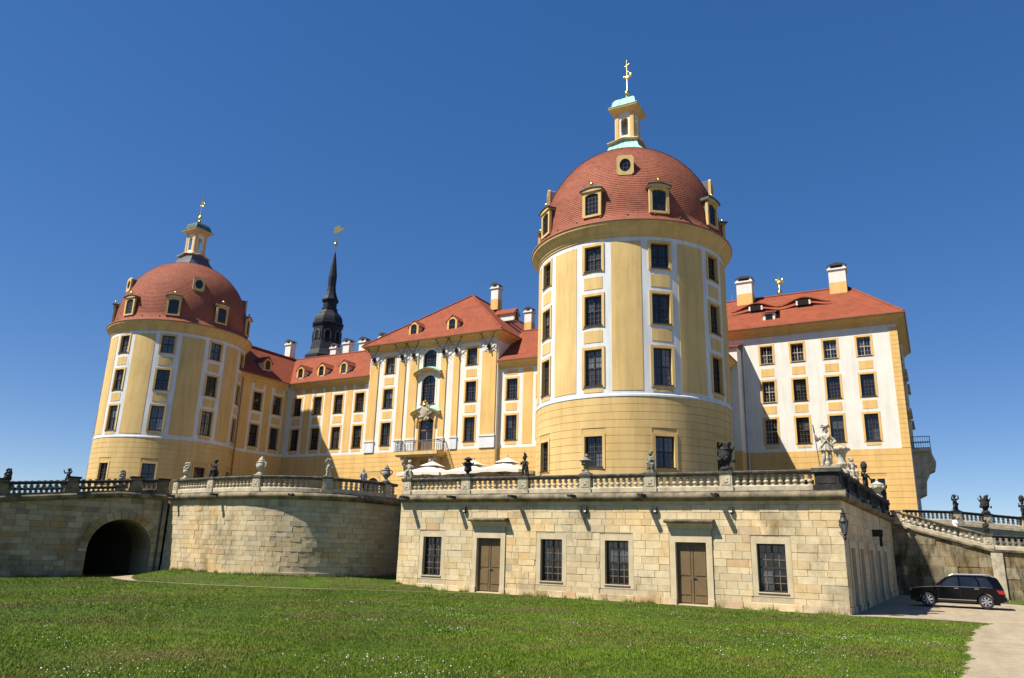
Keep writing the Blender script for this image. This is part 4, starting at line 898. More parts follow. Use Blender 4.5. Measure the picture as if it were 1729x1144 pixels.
def stone_wall(T, P, z0f, z1f, ops, mat, hs=(.26, .40), ls=(.45, 1.15), limit=300, seed=1, core=True, cut=None, proud=.018, tone_w=None, plinth=True, coreops=None):
    rnd = random.Random(seed); us = [P.L*i/max(1, int(P.L/.5)) for i in range(int(P.L/.5)+1)]; zmax = max(z1f(u) for u in us); zmin = min(z0f(u) for u in us)-.3
    blocks = []; z = zmin; row = 0
    while z < zmax-.05:
        h = rnd.uniform(*hs) if not (plinth and row == 0) else .62
        if zmax-z-h < hs[0]*.8: h = zmax-z
        u = -rnd.uniform(0, .6)
        while u < P.L:
            l = rnd.uniform(*ls)*(1.5 if plinth and row == 0 else 1); a, b = max(0, u), min(P.L, u+l); u += l
            if P.L-u < .35: b = P.L; u = P.L
            segs = [(a, b)]
            for o in ops:
                if o[2] < z+h-.03 and o[3] > z+.03:
                    ns = []
                    for s0, s1 in segs:
                        if o[1] <= s0 or o[0] >= s1: ns.append((s0, s1)); continue
                        if o[0] > s0: ns.append((s0, o[0]))
                        if o[1] < s1: ns.append((o[1], s1))
                    segs = ns
            for s0, s1 in segs:
                if s1-s0 < .08: continue
                mid = (s0+s1)/2; zt = min(z+h, z1f(mid)); zb = max(z, z0f(mid)-.35)
                if zt-zb < .08: continue
                if cut and not cut(s0, s1, zb, zt): continue
                if cut:
                    r_ = cut(s0, s1, zb, zt)
                    if isinstance(r_, tuple): s0, s1 = r_; mid = (s0+s1)/2
                blocks.append((s0, s1, zb, zt, row))
        z += h; row += 1
    blocks.sort(key=lambda q: -(q[1]-q[0])*(q[3]-q[2]))
    me = block_mesh(mat); rest = MB(); tones = []
    for i, (s0, s1, zb, zt, row) in enumerate(blocks):
        p, t = P.at((s0+s1)/2); pr = rnd.uniform(-.004, proud)+(.03 if plinth and row == 0 else 0); g = .006; D = .30
        n = Vector((t.y, -t.x, 0)); c = p+n*(pr-D/2); c.z = (zb+zt)/2; rz = math.atan2(t.y, t.x); sc = (s1-s0-g, D, zt-zb-g); tone = rnd.random()**1.35
        if i < limit:
            o = place(me, 'stone', T, c, rz, sc); o['tone'] = tone
        else:
            rest.add([Vector(rotz((x*sc[0], y*sc[1], z_*sc[2]), rz))+c for x, y, z_ in SB.v], SB.f); tones += [tone]*len(SB.f)
    if rest.f:
        m2 = rest.mesh('stones', mat, None, base(T)); at = m2.attributes.new('tone', 'FLOAT', 'FACE'); at.data.foreach_set('value', tones); o = link('stones', m2, T); o['kind'] = 'stuff'
    if core:
        zs = sorted(set([zmin, zmax])); part('wall_core', wall(MB(), lambda u, z, d: P.m(u, min(z, z1f(u)), d-.02), us, zs, coreops if coreops is not None else ops, .42), 'mortar', T)
ROLL = [(0, 5.08), (.10, 5.08), (.24, 5.12), (.33, 5.20), (.36, 5.30), (.33, 5.40), (.24, 5.47), (.14, 5.50), (.14, 5.56), (-.35, 5.56), (-.35, 5.08)]
def roll(T, P, a, b, joints, prof=ROLL, z=None):
    cuts = np.linspace(a, b, joints+1)
    for u0, u1 in zip(cuts, cuts[1:]): part('cornice_stone', MB().sweep(prof, P.sub(u0+.006, u1-.006, z)), 'stone_roll', T, 40)
# balustrades
BAL = {}
def bal_mesh(kind, mat):
    if (kind, mat) not in BAL:
        if kind == 'slim': pr = [(.115, 0), (.115, .05), (.07, .065), (.065, .085), (.12, .14), (.13, .19), (.105, .235), (.062, .27), (.062, .285), (.105, .33), (.118, .37), (.085, .425), (.06, .445), (.06, .46), (.115, .475), (.115, .53)]
        else: pr = [(.10, 0), (.10, .05), (.06, .07), (.11, .13), (.135, .19), (.11, .25), (.06, .30), (.06, .33), (.105, .38), (.125, .43), (.10, .48), (.06, .51), (.10, .53), (.10, .58)]
        BAL[(kind, mat)] = MB().lathe(pr, 10).mesh('baluster', mat, 50)
    return BAL[(kind, mat)]
PED = {}
def ped_mesh(w, mat):
    if (w, mat) not in PED:
        mb = MB(); mb.box(-w/2-.05, w/2+.05, -.27, .27, 0, .24); mb.box(-w/2, w/2, -.22, .22, .24, .82); mb.box(-w/2+.07, w/2-.07, -.245, .0, .30, .76); mb.box(-w/2-.03, w/2+.03, -.25, .25, .82, .87)
        random.seed(4); 
        for i in range(7): mb.ball((random.uniform(-.11, .11), -.25, random.uniform(.4, .66)), .04, .03, .05, 6, 4)
        PED[(w, mat)] = mb.mesh('pedestal', mat)
    return PED[(w, mat)]
def balustrade(label, P, a, b, zf, peds, pitch=.30, kind='slim', off=.14, pedw=.62, mats=('stone_pale', 'stone_rail', 'stone_pale'), group='terrace balustrades', railtop=True, endpeds=True):
    mid = P.m((a+b)/2, zf((a+b)/2), -off)
    T = thing('stone_balustrade', label, 'balustrade', mid, 0, group)
    Q = Path([P.m(u, 0, -off)[:2] for u in sorted(set([a, b]+[x for x in P.l if a < x < b]))])
    k = Q.L/(b-a); zq = lambda u: zf(a+u/k)
    part('plinth', MB().sweep([(-.19, 0), (.19, 0), (.19, .22), (.15, .26), (-.15, .26), (-.19, .22)], Q.sub(0, Q.L, zq)), mats[0], T)
    part('handrail', MB().sweep([(-.20, .80), (-.17, .78), (.17, .78), (.20, .80), (.24, .86), (.25, .93), (.21, .98), (-.21, .98), (-.25, .93), (-.24, .86)], Q.sub(0, Q.L, zq)), mats[1], T, 40)
    st = sorted((p-a)*k for p in peds)
    pm = ped_mesh(pedw, mats[0])
    for s in st: p, t = Q.at(s); place(pm, 'pedestal', T, (p.x, p.y, zq(s)), math.atan2(t.y, t.x)); 
    for s in st:
        p, t = Q.at(s); rz = math.atan2(t.y, t.x); M = MB().box(-pedw/2-.07, pedw/2+.07, -.29, .29, .875, .99); place(M.mesh('pedestal_cap', mats[1]), 'pedestal_cap', T, (p.x, p.y, zq(s)), rz)
    edges = [0]+st+[Q.L]; bm_ = bal_mesh(kind, mats[2])
    for s0, s1 in zip(edges, edges[1:]):
        l0 = s0+(pedw/2+.06 if s0 in st else .1); l1 = s1-(pedw/2+.06 if s1 in st else .1)
        n = max(0, round((l1-l0)/pitch))
        for i in range(n): u = l0+(l1-l0)*(i+.5)/n; p, t = Q.at(u); place(bm_, 'baluster', T, (p.x, p.y, zq(u)+.26), math.atan2(t.y, t.x), (1, 1, 1.0))
    return T, Q
# front wall of the terrace
FW = thing('terrace_wall', 'sunlit sandstone terrace wall with two brown doors and four barred windows', 'wall', (-16.5, 38.6, 0))
PF = Path([(-29.3, 38.6), (-3.8, 38.6)]); fx = lambda x: x+29.3
WIN = [(-27.45, -26.12), (-19.47, -18.14), (-15.63, -14.3), (-7.76, -6.43)]; DOOR = [(-23.6, -22.0), (-11.76, -10.19)]
wo = [(fx(a), fx(b), .82, 3.04) for a, b in WIN]; do = [(fx(a), fx(b), -.3, 3.03) for a, b in DOOR]
sops = [(a-.27, b+.27, .52, 3.31) for a, b, _, _ in wo]+[(a-.34, b+.34, -.3, 4.08) for a, b, _, _ in do]
gz = lambda u: .0
stone_wall(FW, PF, gz, lambda u: 5.1, sops, 'sandstone', hs=(.27, .40), seed=11, core=False)
part('wall_core', wall(MB(), lambda u, z, d: PF.m(u, z, d-.02), [0, PF.L], [-.3, 5.1], wo+do, .42), 'mortar', FW)
for a, b in WIN:
    o = window(FW, ((a+b)/2, 38.6+.05, .82), 0, b-a, 2.22, 'stone')
def doorway(T, P, u0, u1, z1, mat='door_brown', hood_=True, rz=0):
    uc = (u0+u1)/2; w = u1-u0; m = P.m
    dr = part('door', MB().pbox(m, u0, u1, -.02, .06, -.30, .02), 'stone_trim', T)
    part('surround', MB().pbox(m, u0-.30, u0, -.2, z1, -.3, .07).pbox(m, u1, u1+.30, -.2, z1, -.3, .07).pbox(m, u0-.30, u1+.30, z1, z1+.36, -.3, .07), 'stone_trim', dr)
    part('surround_foot', MB().pbox(m, u0-.33, u0+.0, -.2, .32, .0, .12).pbox(m, u1, u1+.33, -.2, .32, .0, .12), 'stone_trim', dr)
    for s, (a, b) in enumerate(((u0+.02, uc-.012), (uc+.012, u1-.02))):
        lf = part('leaf', MB().pbox(m, a, b, .07, z1-.02, -.26, -.20), mat, dr)
        pn = MB()
        for z0_, z1_ in ((.14, .42), (.50, 1.28), (1.42, z1-.16)):
            pn.pbox(m, a+.09, b-.09, z0_, z1_, -.20, -.175)
        part('door_panel', pn, mat, dr)
    part('cover_strip', MB().pbox(m, uc-.035, uc+.035, .07, z1-.02, -.2, -.165), mat, dr)
    part('handle', MB().tube(m(uc+.06, 1.3, -.16), m(uc+.22, 1.3, -.12), .02, seg=6).ball(m(uc+.06, 1.3, -.15), .045, seg=8, rings=5), 'iron', dr)
    if hood_:
        part('frieze', MB().pbox(m, u0-.26, u1+.26, z1+.365, z1+.64, -.2, .06), 'stone_trim', dr)
        pr = [(0, z1+.645), (.09, z1+.645), (.09, z1+.70), (.16, z1+.78), (.16, z1+.81), (.24, z1+.86), (.30, z1+.92), (.0, z1+.93)]
        part('hood_moulding', MB().prism(pr, u0-.36, u1+.36, lambda d, z, u: m(u, z, d)), 'stone_trim', dr)
        pr = [(0, z1+.932), (.40, z1+.932), (.44, z1+.96), (.46, z1+1.02), (.44, z1+1.07), (.0, z1+1.15)]
        part('door_hood', MB().prism(pr, u0-.47, u1+.47, lambda d, z, u: m(u, z, d)), 'stone_roll', dr)
    return dr
for a, b in DOOR: doorway(FW, PF, fx(a), fx(b), 3.03)
roll(FW, PF, 0, PF.L+.28, 13)
part('frieze_course', MB().pbox(PF.m, 0, PF.L, 4.90, 5.07, -.05, .004), 'stone_trim', FW)
def spout(T, P, u, L=.78, z=5.36):
    p, t = P.at(u); n = Vector((t.y, -t.x, 0)); m = P.m
    mb = MB().prism([(-.09, z-.09), (.09, z-.09), (.13, z+.05), (.09, z+.05), (.06, z-.04), (-.06, z-.04), (-.09, z+.05), (-.13, z+.05)], .2, L+.2, lambda uu, zz, d: m(u+uu, zz, d))
    return part('spout', mb, 'iron', T)
for x in (-28.6, -25.15, -21.0, -17.3, -13.3, -9.5): spout(FW, PF, fx(x), .80)
P_END = PF
front_peds = [-24.55, -20.65, -16.75, -13.02, -9.05]
balustrade('long stone balustrade above the sunlit terrace wall with doors', PF, .0, PF.L, lambda u: 5.56, [.38]+[fx(x) for x in front_peds], pitch=.345)
# corner pedestal of the hunter
CP = thing('corner_pedestal', 'broad black stone pedestal under the hunter statue at the terrace corner', 'pedestal', (-4.28, 38.9, 5.56))
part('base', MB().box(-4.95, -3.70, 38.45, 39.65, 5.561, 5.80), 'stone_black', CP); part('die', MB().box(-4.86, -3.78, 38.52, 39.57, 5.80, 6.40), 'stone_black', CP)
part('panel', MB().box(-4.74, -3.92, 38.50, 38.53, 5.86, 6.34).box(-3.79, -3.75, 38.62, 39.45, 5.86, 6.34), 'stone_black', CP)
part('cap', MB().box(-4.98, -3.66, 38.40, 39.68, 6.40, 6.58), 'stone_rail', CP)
# right side wall with narrow doors, in shade
SW = thing('terrace_wall', 'shaded sandstone side wall with tall narrow doors behind the corner lantern', 'wall', (-3.4, 51, 0))
PS = Path([SIDE0, SIDE1]); sd = [(1.5, 2.9), (4.9, 6.3), (9.3, 10.7), (13.2, 14.6), (17.2, 18.6)]
stone_wall(SW, PS, gz, lambda u: 5.1, [(a-.34, b+.34, -.3, 3.5) for a, b in sd], 'sandstone', hs=(.4, .55), ls=(.8, 1.6), seed=12, core=False)
part('wall_core', wall(MB(), lambda u, z, d: PS.m(u, z, d-.02), [0, PS.L], [-.3, 5.1], [(a, b, -.3, 2.95) for a, b in sd], .42), 'mortar', SW)
for a, b in sd: doorway(SW, PS, a, b, 2.95, 'door_red', False)
roll(SW, PS, .3, PS.L-.2, 11)
part('lintel_bracket', MB().pbox(PS.m, 11.8, 12.2, 3.75, 4.15, 0, .55).pbox(PS.m, 11.85, 12.15, 3.2, 3.75, .35, .5), 'stone_black', SW)
for u_ in (5, 10, 15, 20): spout(SW, PS, u_, .5)
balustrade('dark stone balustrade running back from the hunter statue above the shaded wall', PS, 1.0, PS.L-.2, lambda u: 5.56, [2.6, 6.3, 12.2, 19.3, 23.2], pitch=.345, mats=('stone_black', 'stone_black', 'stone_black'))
# curved bastion wall
BA = thing('bastion_wall', 'rounded sandstone bastion wall bulging between the arched passage and the terrace wall', 'wall', (-39, 35, .4))
PB = Path(BW); stone_wall(BA, PB, lambda u: .38, lambda u: 5.1, [], 'sandstone_tan', hs=(.25, .36), seed=13, ls=(.42, 1.0), proud=.022)
roll(BA, PB, -.0, PB.L-.1, 13)
for u_ in (1.0, 6.3, 12.2, 16.2): spout(BA, PB, u_, .62)
def near(P, x, y):
    return min(np.arange(0, P.L, .05), key=lambda u: (P.at(u)[0].x-x)**2+(P.at(u)[0].y-y)**2)
bped = [near(PB, *q) for q in ((-45.9, 34.9), (-42.3, 34.4), (-37.6, 34.2), (-33.4, 36.3))]
TB, QB = balustrade('curved stone balustrade along the top of the rounded bastion', PB, .2, PB.L-.6, lambda u: 5.56, [.5]+bped[1:]+[PB.L-1.6], pitch=.345)
# arched wall on the left
AW = thing('arch_wall', 'shaded sandstone ramp wall pierced by a dark arched passage', 'wall', (-49, 30, 0))
A1_ = (-47.3, 35.4); LA = 26.0; dA = (.35, .937); PA = Path([(A1_[0]-dA[0]*LA, A1_[1]-dA[1]*LA), A1_])
sz = lambda u: 5.1 if u > LA-3.2 else 5.1-(LA-3.2-u)*.105
ar = (LA-4.65, LA-.72); ac = (ar[0]+ar[1])/2; rA = (ar[1]-ar[0])/2; zs_ = 1.72
def in_arch(u, z, r): return abs(u-ac) < r and (z < zs_ or (u-ac)**2+(z-zs_)**2 < r*r)
def acut(s0, s1, z0, z1):
    zm = (z0+z1)/2; R_ = rA+.48
    if zm < zs_: R_ = rA
    hw = rA if zm < zs_ else (math.sqrt(max(0, R_*R_-(zm-zs_)**2)) if zm-zs_ < R_ else 0)
    if hw == 0 or s1 <= ac-hw or s0 >= ac+hw: return True
    if s0 < ac-hw: return (s0, ac-hw) if ac-hw-s0 > .1 else False
    if s1 > ac+hw: return (ac+hw, s1) if s1-ac-hw > .1 else False
    return False
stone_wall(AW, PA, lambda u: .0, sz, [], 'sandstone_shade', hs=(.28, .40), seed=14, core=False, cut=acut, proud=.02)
# core with a true arched opening
N = 28; vs = []; fs = []
cu_ = [(ac-rA, -.3), (ac-rA, zs_)]+[(ac-rA*math.cos(math.pi*i/N), zs_+rA*math.sin(math.pi*i/N)) for i in range(1, N)]+[(ac+rA, zs_), (ac+rA, -.3)]
mc = lambda u, z, d: PA.m(u, z, d-.02)
mb = MB(); top = [(u, sz(u)) for u, _ in cu_]; n = len(cu_)
mb.add([mc(u, z, 0) for u, z in cu_]+[mc(u, z, 0) for u, z in top], [(i, i+1, n+i+1, n+i) for i in range(n-1)])
mb.pbox(mc, 0, ac-rA, -.3, 3, -.5, 0); mb.add([mc(0, 2.9, 0), mc(ac-rA, 2.9, 0), mc(ac-rA, sz(ac-rA), 0), mc(0, sz(0), 0)], [(0, 1, 2, 3)]); mb.pbox(mc, ac+rA, LA, -.3, 5.1, -.5, 0)
mb.add([mc(u, z, 0) for u, z in cu_]+[mc(u, z, -11) for u, z in cu_], [(i, i+1, n+i+1, n+i) for i in range(n-1)])
part('passage_end', MB().pbox(mc, ac-rA-.5, ac+rA+.5, -.3, 5, -11.4, -11), 'stone_black', AW); part('wall_core', mb, 'mortar', AW)  # end wall coloured black: the passage's deep shade put into its colour
nv = 15
for i in range(nv):
    a0, a1 = math.pi*i/nv+.008, math.pi*(i+1)/nv-.008; R_ = rA+.48+(.06 if i % 2 else 0)
    pl = [(ac-rA*math.cos(a0), zs_+rA*math.sin(a0)), (ac-rA*math.cos(a1), zs_+rA*math.sin(a1)), (ac-R_*math.cos(a1), zs_+R_*math.sin(a1)), (ac-R_*math.cos(a0), zs_+R_*math.sin(a0))]
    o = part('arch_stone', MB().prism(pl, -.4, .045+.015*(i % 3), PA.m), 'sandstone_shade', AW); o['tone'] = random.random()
vb = MB()                                   # barrel of the passage, in rings of blocks
cz = lambda s: s
for j in range(9):
    for i in range(11):
        a0, a1 = math.pi*i/11+.01, math.pi*(i+1)/11-.01; r_ = rA-.0
        pl = [(ac-r_*math.cos(a0), zs_+r_*math.sin(a0)), (ac-r_*math.cos(a1), zs_+r_*math.sin(a1)), (ac-(r_-.05)*math.cos(a1), zs_+(r_-.05)*math.sin(a1)), (ac-(r_-.05)*math.cos(a0), zs_+(r_-.05)*math.sin(a0))]
        vb.prism(pl, -.45-j*.9-.88, -.45-j*.9, PA.m)
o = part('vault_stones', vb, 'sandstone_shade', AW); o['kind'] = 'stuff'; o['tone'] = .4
pth = PA.sub(0, LA, lambda u: 0); zc = lambda u: sz(u)-5.08
us_ = [0, LA-3.2, LA]; 
for a, b in zip(np.linspace(0, LA-3.2, 9), np.linspace(0, LA-3.2, 9)[1:]): part('cornice_stone', MB().sweep(ROLL, [(*PA.at(a+.006)[0][:2], zc(a)), (*PA.at(b-.006)[0][:2], zc(b))]), 'stone_roll', AW, 40)
part('cornice_stone', MB().sweep(ROLL, [(*PA.at(LA-3.19)[0][:2], .02), (*PA.at(LA+.2)[0][:2], .02)]), 'stone_roll', AW, 40)
mats = ('stone_roll', 'stone_black', 'stone_grey')
balustrade('dark stone balustrade above the arched ramp wall', PA, .0, LA-.1, lambda u: sz(u)+.48, [LA-.5, LA-2.25, LA-6.1, LA-10, LA-14, LA-18], pitch=.36, mats=mats, pedw=.7)
part('downpipe', MB().tube(PA.m(LA-.35, .1, .1), PA.m(LA-.35, 5.0, .1), .055).box(*[0, 0, 0, 0, 0, 0]), 'iron', AW)
structure('ramp_deck', MB().add([PA.m(0, sz(0)+.48, -.3), PA.m(LA-3.2, 5.57, -.3), PA.m(LA, 5.57, -.3), PA.m(LA, 5.57, -12), PA.m(LA-3.2, 5.57, -12), PA.m(0, sz(0)+.48, -12)], [(0, 1, 4, 5), (1, 2, 3, 4)]), 'terrace_paving')
PO = Path([PA.m(2, 0, -11.4)[:2], PA.m(LA, 0, -11.4)[:2]])
balustrade('dark far balustrade across the ramp deck beyond the arched wall', PO, 0, PO.L, lambda u: sz(u+2)+.5, [PO.L-.5, PO.L-4.4, PO.L-8.4, PO.L-12.4], pitch=.36, mats=mats, pedw=.7)
# ramp on the right
RW = thing('ramp_wall', 'rough weathered ramp wall of large stone blocks behind the black car', 'wall', (3, 63.8, 0))
PW = Path([(-2.95, 63.8), (24, 63.8)]); X0 = -2.95
rzt = lambda u: 4.98-max(0, min(u, 6.15))*.285-max(0, u-6.15)*.035
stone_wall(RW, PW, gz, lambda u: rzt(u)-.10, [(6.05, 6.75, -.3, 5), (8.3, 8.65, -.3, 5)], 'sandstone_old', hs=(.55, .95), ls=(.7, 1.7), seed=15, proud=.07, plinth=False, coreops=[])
for a, b in ((6.05, 6.75), (8.3, 8.65)): part('buttress', MB().pbox(PW.m, a, b, -.3, rzt(b)-.1, -.3, .16), 'stone_pale', RW)
CO = [(-.35, -.12), (.10, -.12), (.20, -.04), (.20, .08), (.12, .12), (-.35, .12)]
for a, b in ((0, 2.1), (2.1, 4.2), (4.2, 6.15), (6.15, 9.5), (9.5, 13), (13, 17), (17, 21)): part('coping', MB().sweep(CO, [(X0+a+.008, 63.8, rzt(a)), (X0+b-.008, 63.8, rzt(b))]), 'stone_roll', RW)
balustrade('sloping balustrade with fat double balusters descending the ramp behind the car', PW, .25, 6.15, lambda u: rzt(u)+.12, [.35, 6.0], pitch=.36, kind='fat', mats=('stone_pale', 'stone_roll', 'stone_pale'), pedw=.55)
balustrade('level dark balustrade beyond the foot of the sloping ramp', PW, 6.3, 20, lambda u: rzt(u)+.12, [11, 15.5], pitch=.36, kind='fat', mats=('stone_pale', 'stone_black', 'stone_rail'), pedw=.55)
structure('ramp_surface', MB().add([(X0, 63.95, 5.05), (3.2, 63.95, 3.28), (21, 63.95, 2.65), (21, 69.5, 2.65), (3.2, 69.5, 3.28), (X0, 69.5, 5.05)], [(0, 1, 4, 5), (1, 2, 3, 4)]), 'terrace_paving')
PU = Path([(-2.3, 71.5), (1.55, 73.5), (3.75, 74.65), (6.4, 76.0), (30, 88)]); zu = lambda u: 5.5-max(0, u-4.3)*.066
UW = thing('upper_terrace_wall', 'dark stained retaining wall below the far balustrade beyond the ramp', 'wall', (6, 76, 3))
part('wall_face', MB().sweep([(0, -3.5), (.05, -3.5), (.05, -.3), (.2, -.2), (.2, 0), (-3, 0), (-3, -3.5)], PU.sub(0, PU.L, zu)), 'stone_pale', UW)
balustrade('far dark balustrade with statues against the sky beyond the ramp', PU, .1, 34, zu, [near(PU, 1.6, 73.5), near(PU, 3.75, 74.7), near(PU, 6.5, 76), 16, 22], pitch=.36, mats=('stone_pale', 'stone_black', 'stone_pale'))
# ------------------------------------------------------------------ sculpture
def remeshed(mb, name, mat, voxel=.022, smooth=3, extra=None):
    me = mb.mesh(name, mat); o = bpy.data.objects.new('tmp', me); C.objects.link(o)
    r = o.modifiers.new('r', 'REMESH'); r.mode = 'VOXEL'; r.voxel_size = voxel; r.use_smooth_shade = True
    s = o.modifiers.new('s', 'SMOOTH'); s.iterations = smooth; s.factor = .5
    dg = bpy.context.evaluated_depsgraph_get(); m2 = bpy.data.meshes.new_from_object(o.evaluated_get(dg)); m2.name = name
    bpy.data.objects.remove(o); 
    if not m2.materials: m2.materials.append(MT[mat])
    m2.shade_smooth(); return m2
def remat(me, mat):
    m = me.copy(); m.materials.clear(); m.materials.append(MT[mat]); return m
def urn_mb(kind):
    mb = MB()
    if kind == 'handles':      # broad body, scrolled handles, fruit on top
        mb.lathe([(.24, 0), (.24, .08), (.14, .12), (.10, .22), (.14, .28), (.26, .38), (.30, .52), (.27, .66), (.20, .72), (.26, .78), (.22, .84)], 20)
        for s in (-1, 1): mb.path([(s*.26, 0, .48), (s*.38, 0, .56), (s*.41, 0, .70), (s*.33, 0, .80), (s*.22, 0, .76)], .04, 8)
        for i in range(12): a = i*2.4; mb.ball((.14*math.cos(a), .14*math.sin(a), .88+.02*(i % 4)), .08, seg=8, rings=6)
        mb.ball((0, 0, 1.02), .12); mb.ball((0, 0, 1.14), .05)
    if kind == 'flame':        # flared neck with jutting masks and a domed hat
        mb.lathe([(.24, 0), (.2, .1), (.09, .18), (.1, .24), (.24, .34), (.22, .5), (.20, .66), (.27, .78), (.15, .84), (.12, .92), (.28, .97), (.22, 1.05), (.05, 1.14)], 18)
        for k in range(4): a = k*math.pi/2; mb.cap((.2*math.cos(a), .2*math.sin(a), .62), (.38*math.cos(a), .38*math.sin(a), .78), .06, .05, 8)
    if kind == 'slender':      # shallow bowl on a slim foot with a lid
        mb.lathe([(.24, 0), (.22, .06), (.09, .14), (.06, .28), (.10, .33), (.20, .42), (.26, .56), (.27, .62), (.38, .66), (.38, .70), (.22, .73), (.12, .82), (.10, .9), (.14, .95), (.03, 1.08)], 20)
        for k in range(8): a = k*math.pi/4; mb.ball((.25*math.cos(a), .25*math.sin(a), .52), .06, .06, .09, 8, 6)
    if kind == 'flared':       # tall flared vase with wavy rim
        mb.lathe([(.26, 0), (.24, .08), (.14, .14), (.20, .24), (.24, .34), (.18, .44), (.17, .62), (.22, .8), (.34, .96), (.36, 1.06), (.22, 1.12), (.04, 1.18)], 20)
        for k in range(10): a = k*math.pi/5; mb.ball((.33*math.cos(a), .33*math.sin(a), 1.0), .08, .08, .07, 8, 6)
    if kind == 'lidded':       # squat tureen with lid
        mb.lathe([(.24, 0), (.2, .1), (.12, .18), (.2, .28), (.36, .42), (.40, .56), (.36, .62), (.42, .66), (.3, .74), (.14, .82), (.06, .88), (.09, .94), (.02, 1.02)], 20)
        for k in range(6): a = k*math.pi/3; mb.ball((.38*math.cos(a), .38*math.sin(a), .5), .09, .09, .1, 8, 6)
    if kind == 'flowers':      # tall basket overflowing with leaves
        mb.lathe([(.30, 0), (.28, .1), (.16, .2), (.18, .3), (.27, .45), (.30, .7), (.26, .9), (.3, 1.0), (.2, 1.05)], 18)
        rr = random.Random(2)
        for i in range(46): a = rr.uniform(0, 6.28); z = rr.uniform(.4, 1.3); q = .30+.10*math.sin(z*5); mb.ball((q*math.cos(a)*(1 if z < 1.05 else .8), q*math.sin(a)*(1 if z < 1.05 else .8), z), rr.uniform(.05, .1), rr.uniform(.05, .1), rr.uniform(.06, .13), 7, 5)
        for s in (-1, 1): mb.cap((s*.3, 0, .85), (s*.42, 0, 1.12), .05, .03, 8)
    if kind == 'foliage':      # low vase with a putto-like bouquet
        mb.lathe([(.22, 0), (.2, .08), (.1, .15), (.12, .25), (.25, .38), (.27, .52), (.2, .6), (.28, .66), (.18, .7)], 18)
        rr = random.Random(9)
        for i in range(24): a = rr.uniform(0, 6.28); z = rr.uniform(.68, 1.1); q = .24*(1.2-z)+.08; mb.ball((q*math.cos(a), q*math.sin(a), z), rr.uniform(.06, .11), rr.uniform(.06, .11), rr.uniform(.06, .12), 7, 5)
    return mb
URN = {}
def urn(kind, mat, loc, label, sc=1.0, rz=0, group='vases on the balustrades'):
    k = (kind, mat)
    if k not in URN: URN[k] = remeshed(urn_mb(kind), 'stone_vase', mat, .024, 1)
    T = thing('stone_vase', label, 'vase', loc, rz, group)
    link('plinth', MB().box(-.3*sc, .3*sc, -.24*sc, .24*sc, 0, .07*sc).mesh('plinth', mat), T)
    o = link('urn', URN[k], T, (0, 0, .065*sc), 0, (sc, sc, sc)); return T
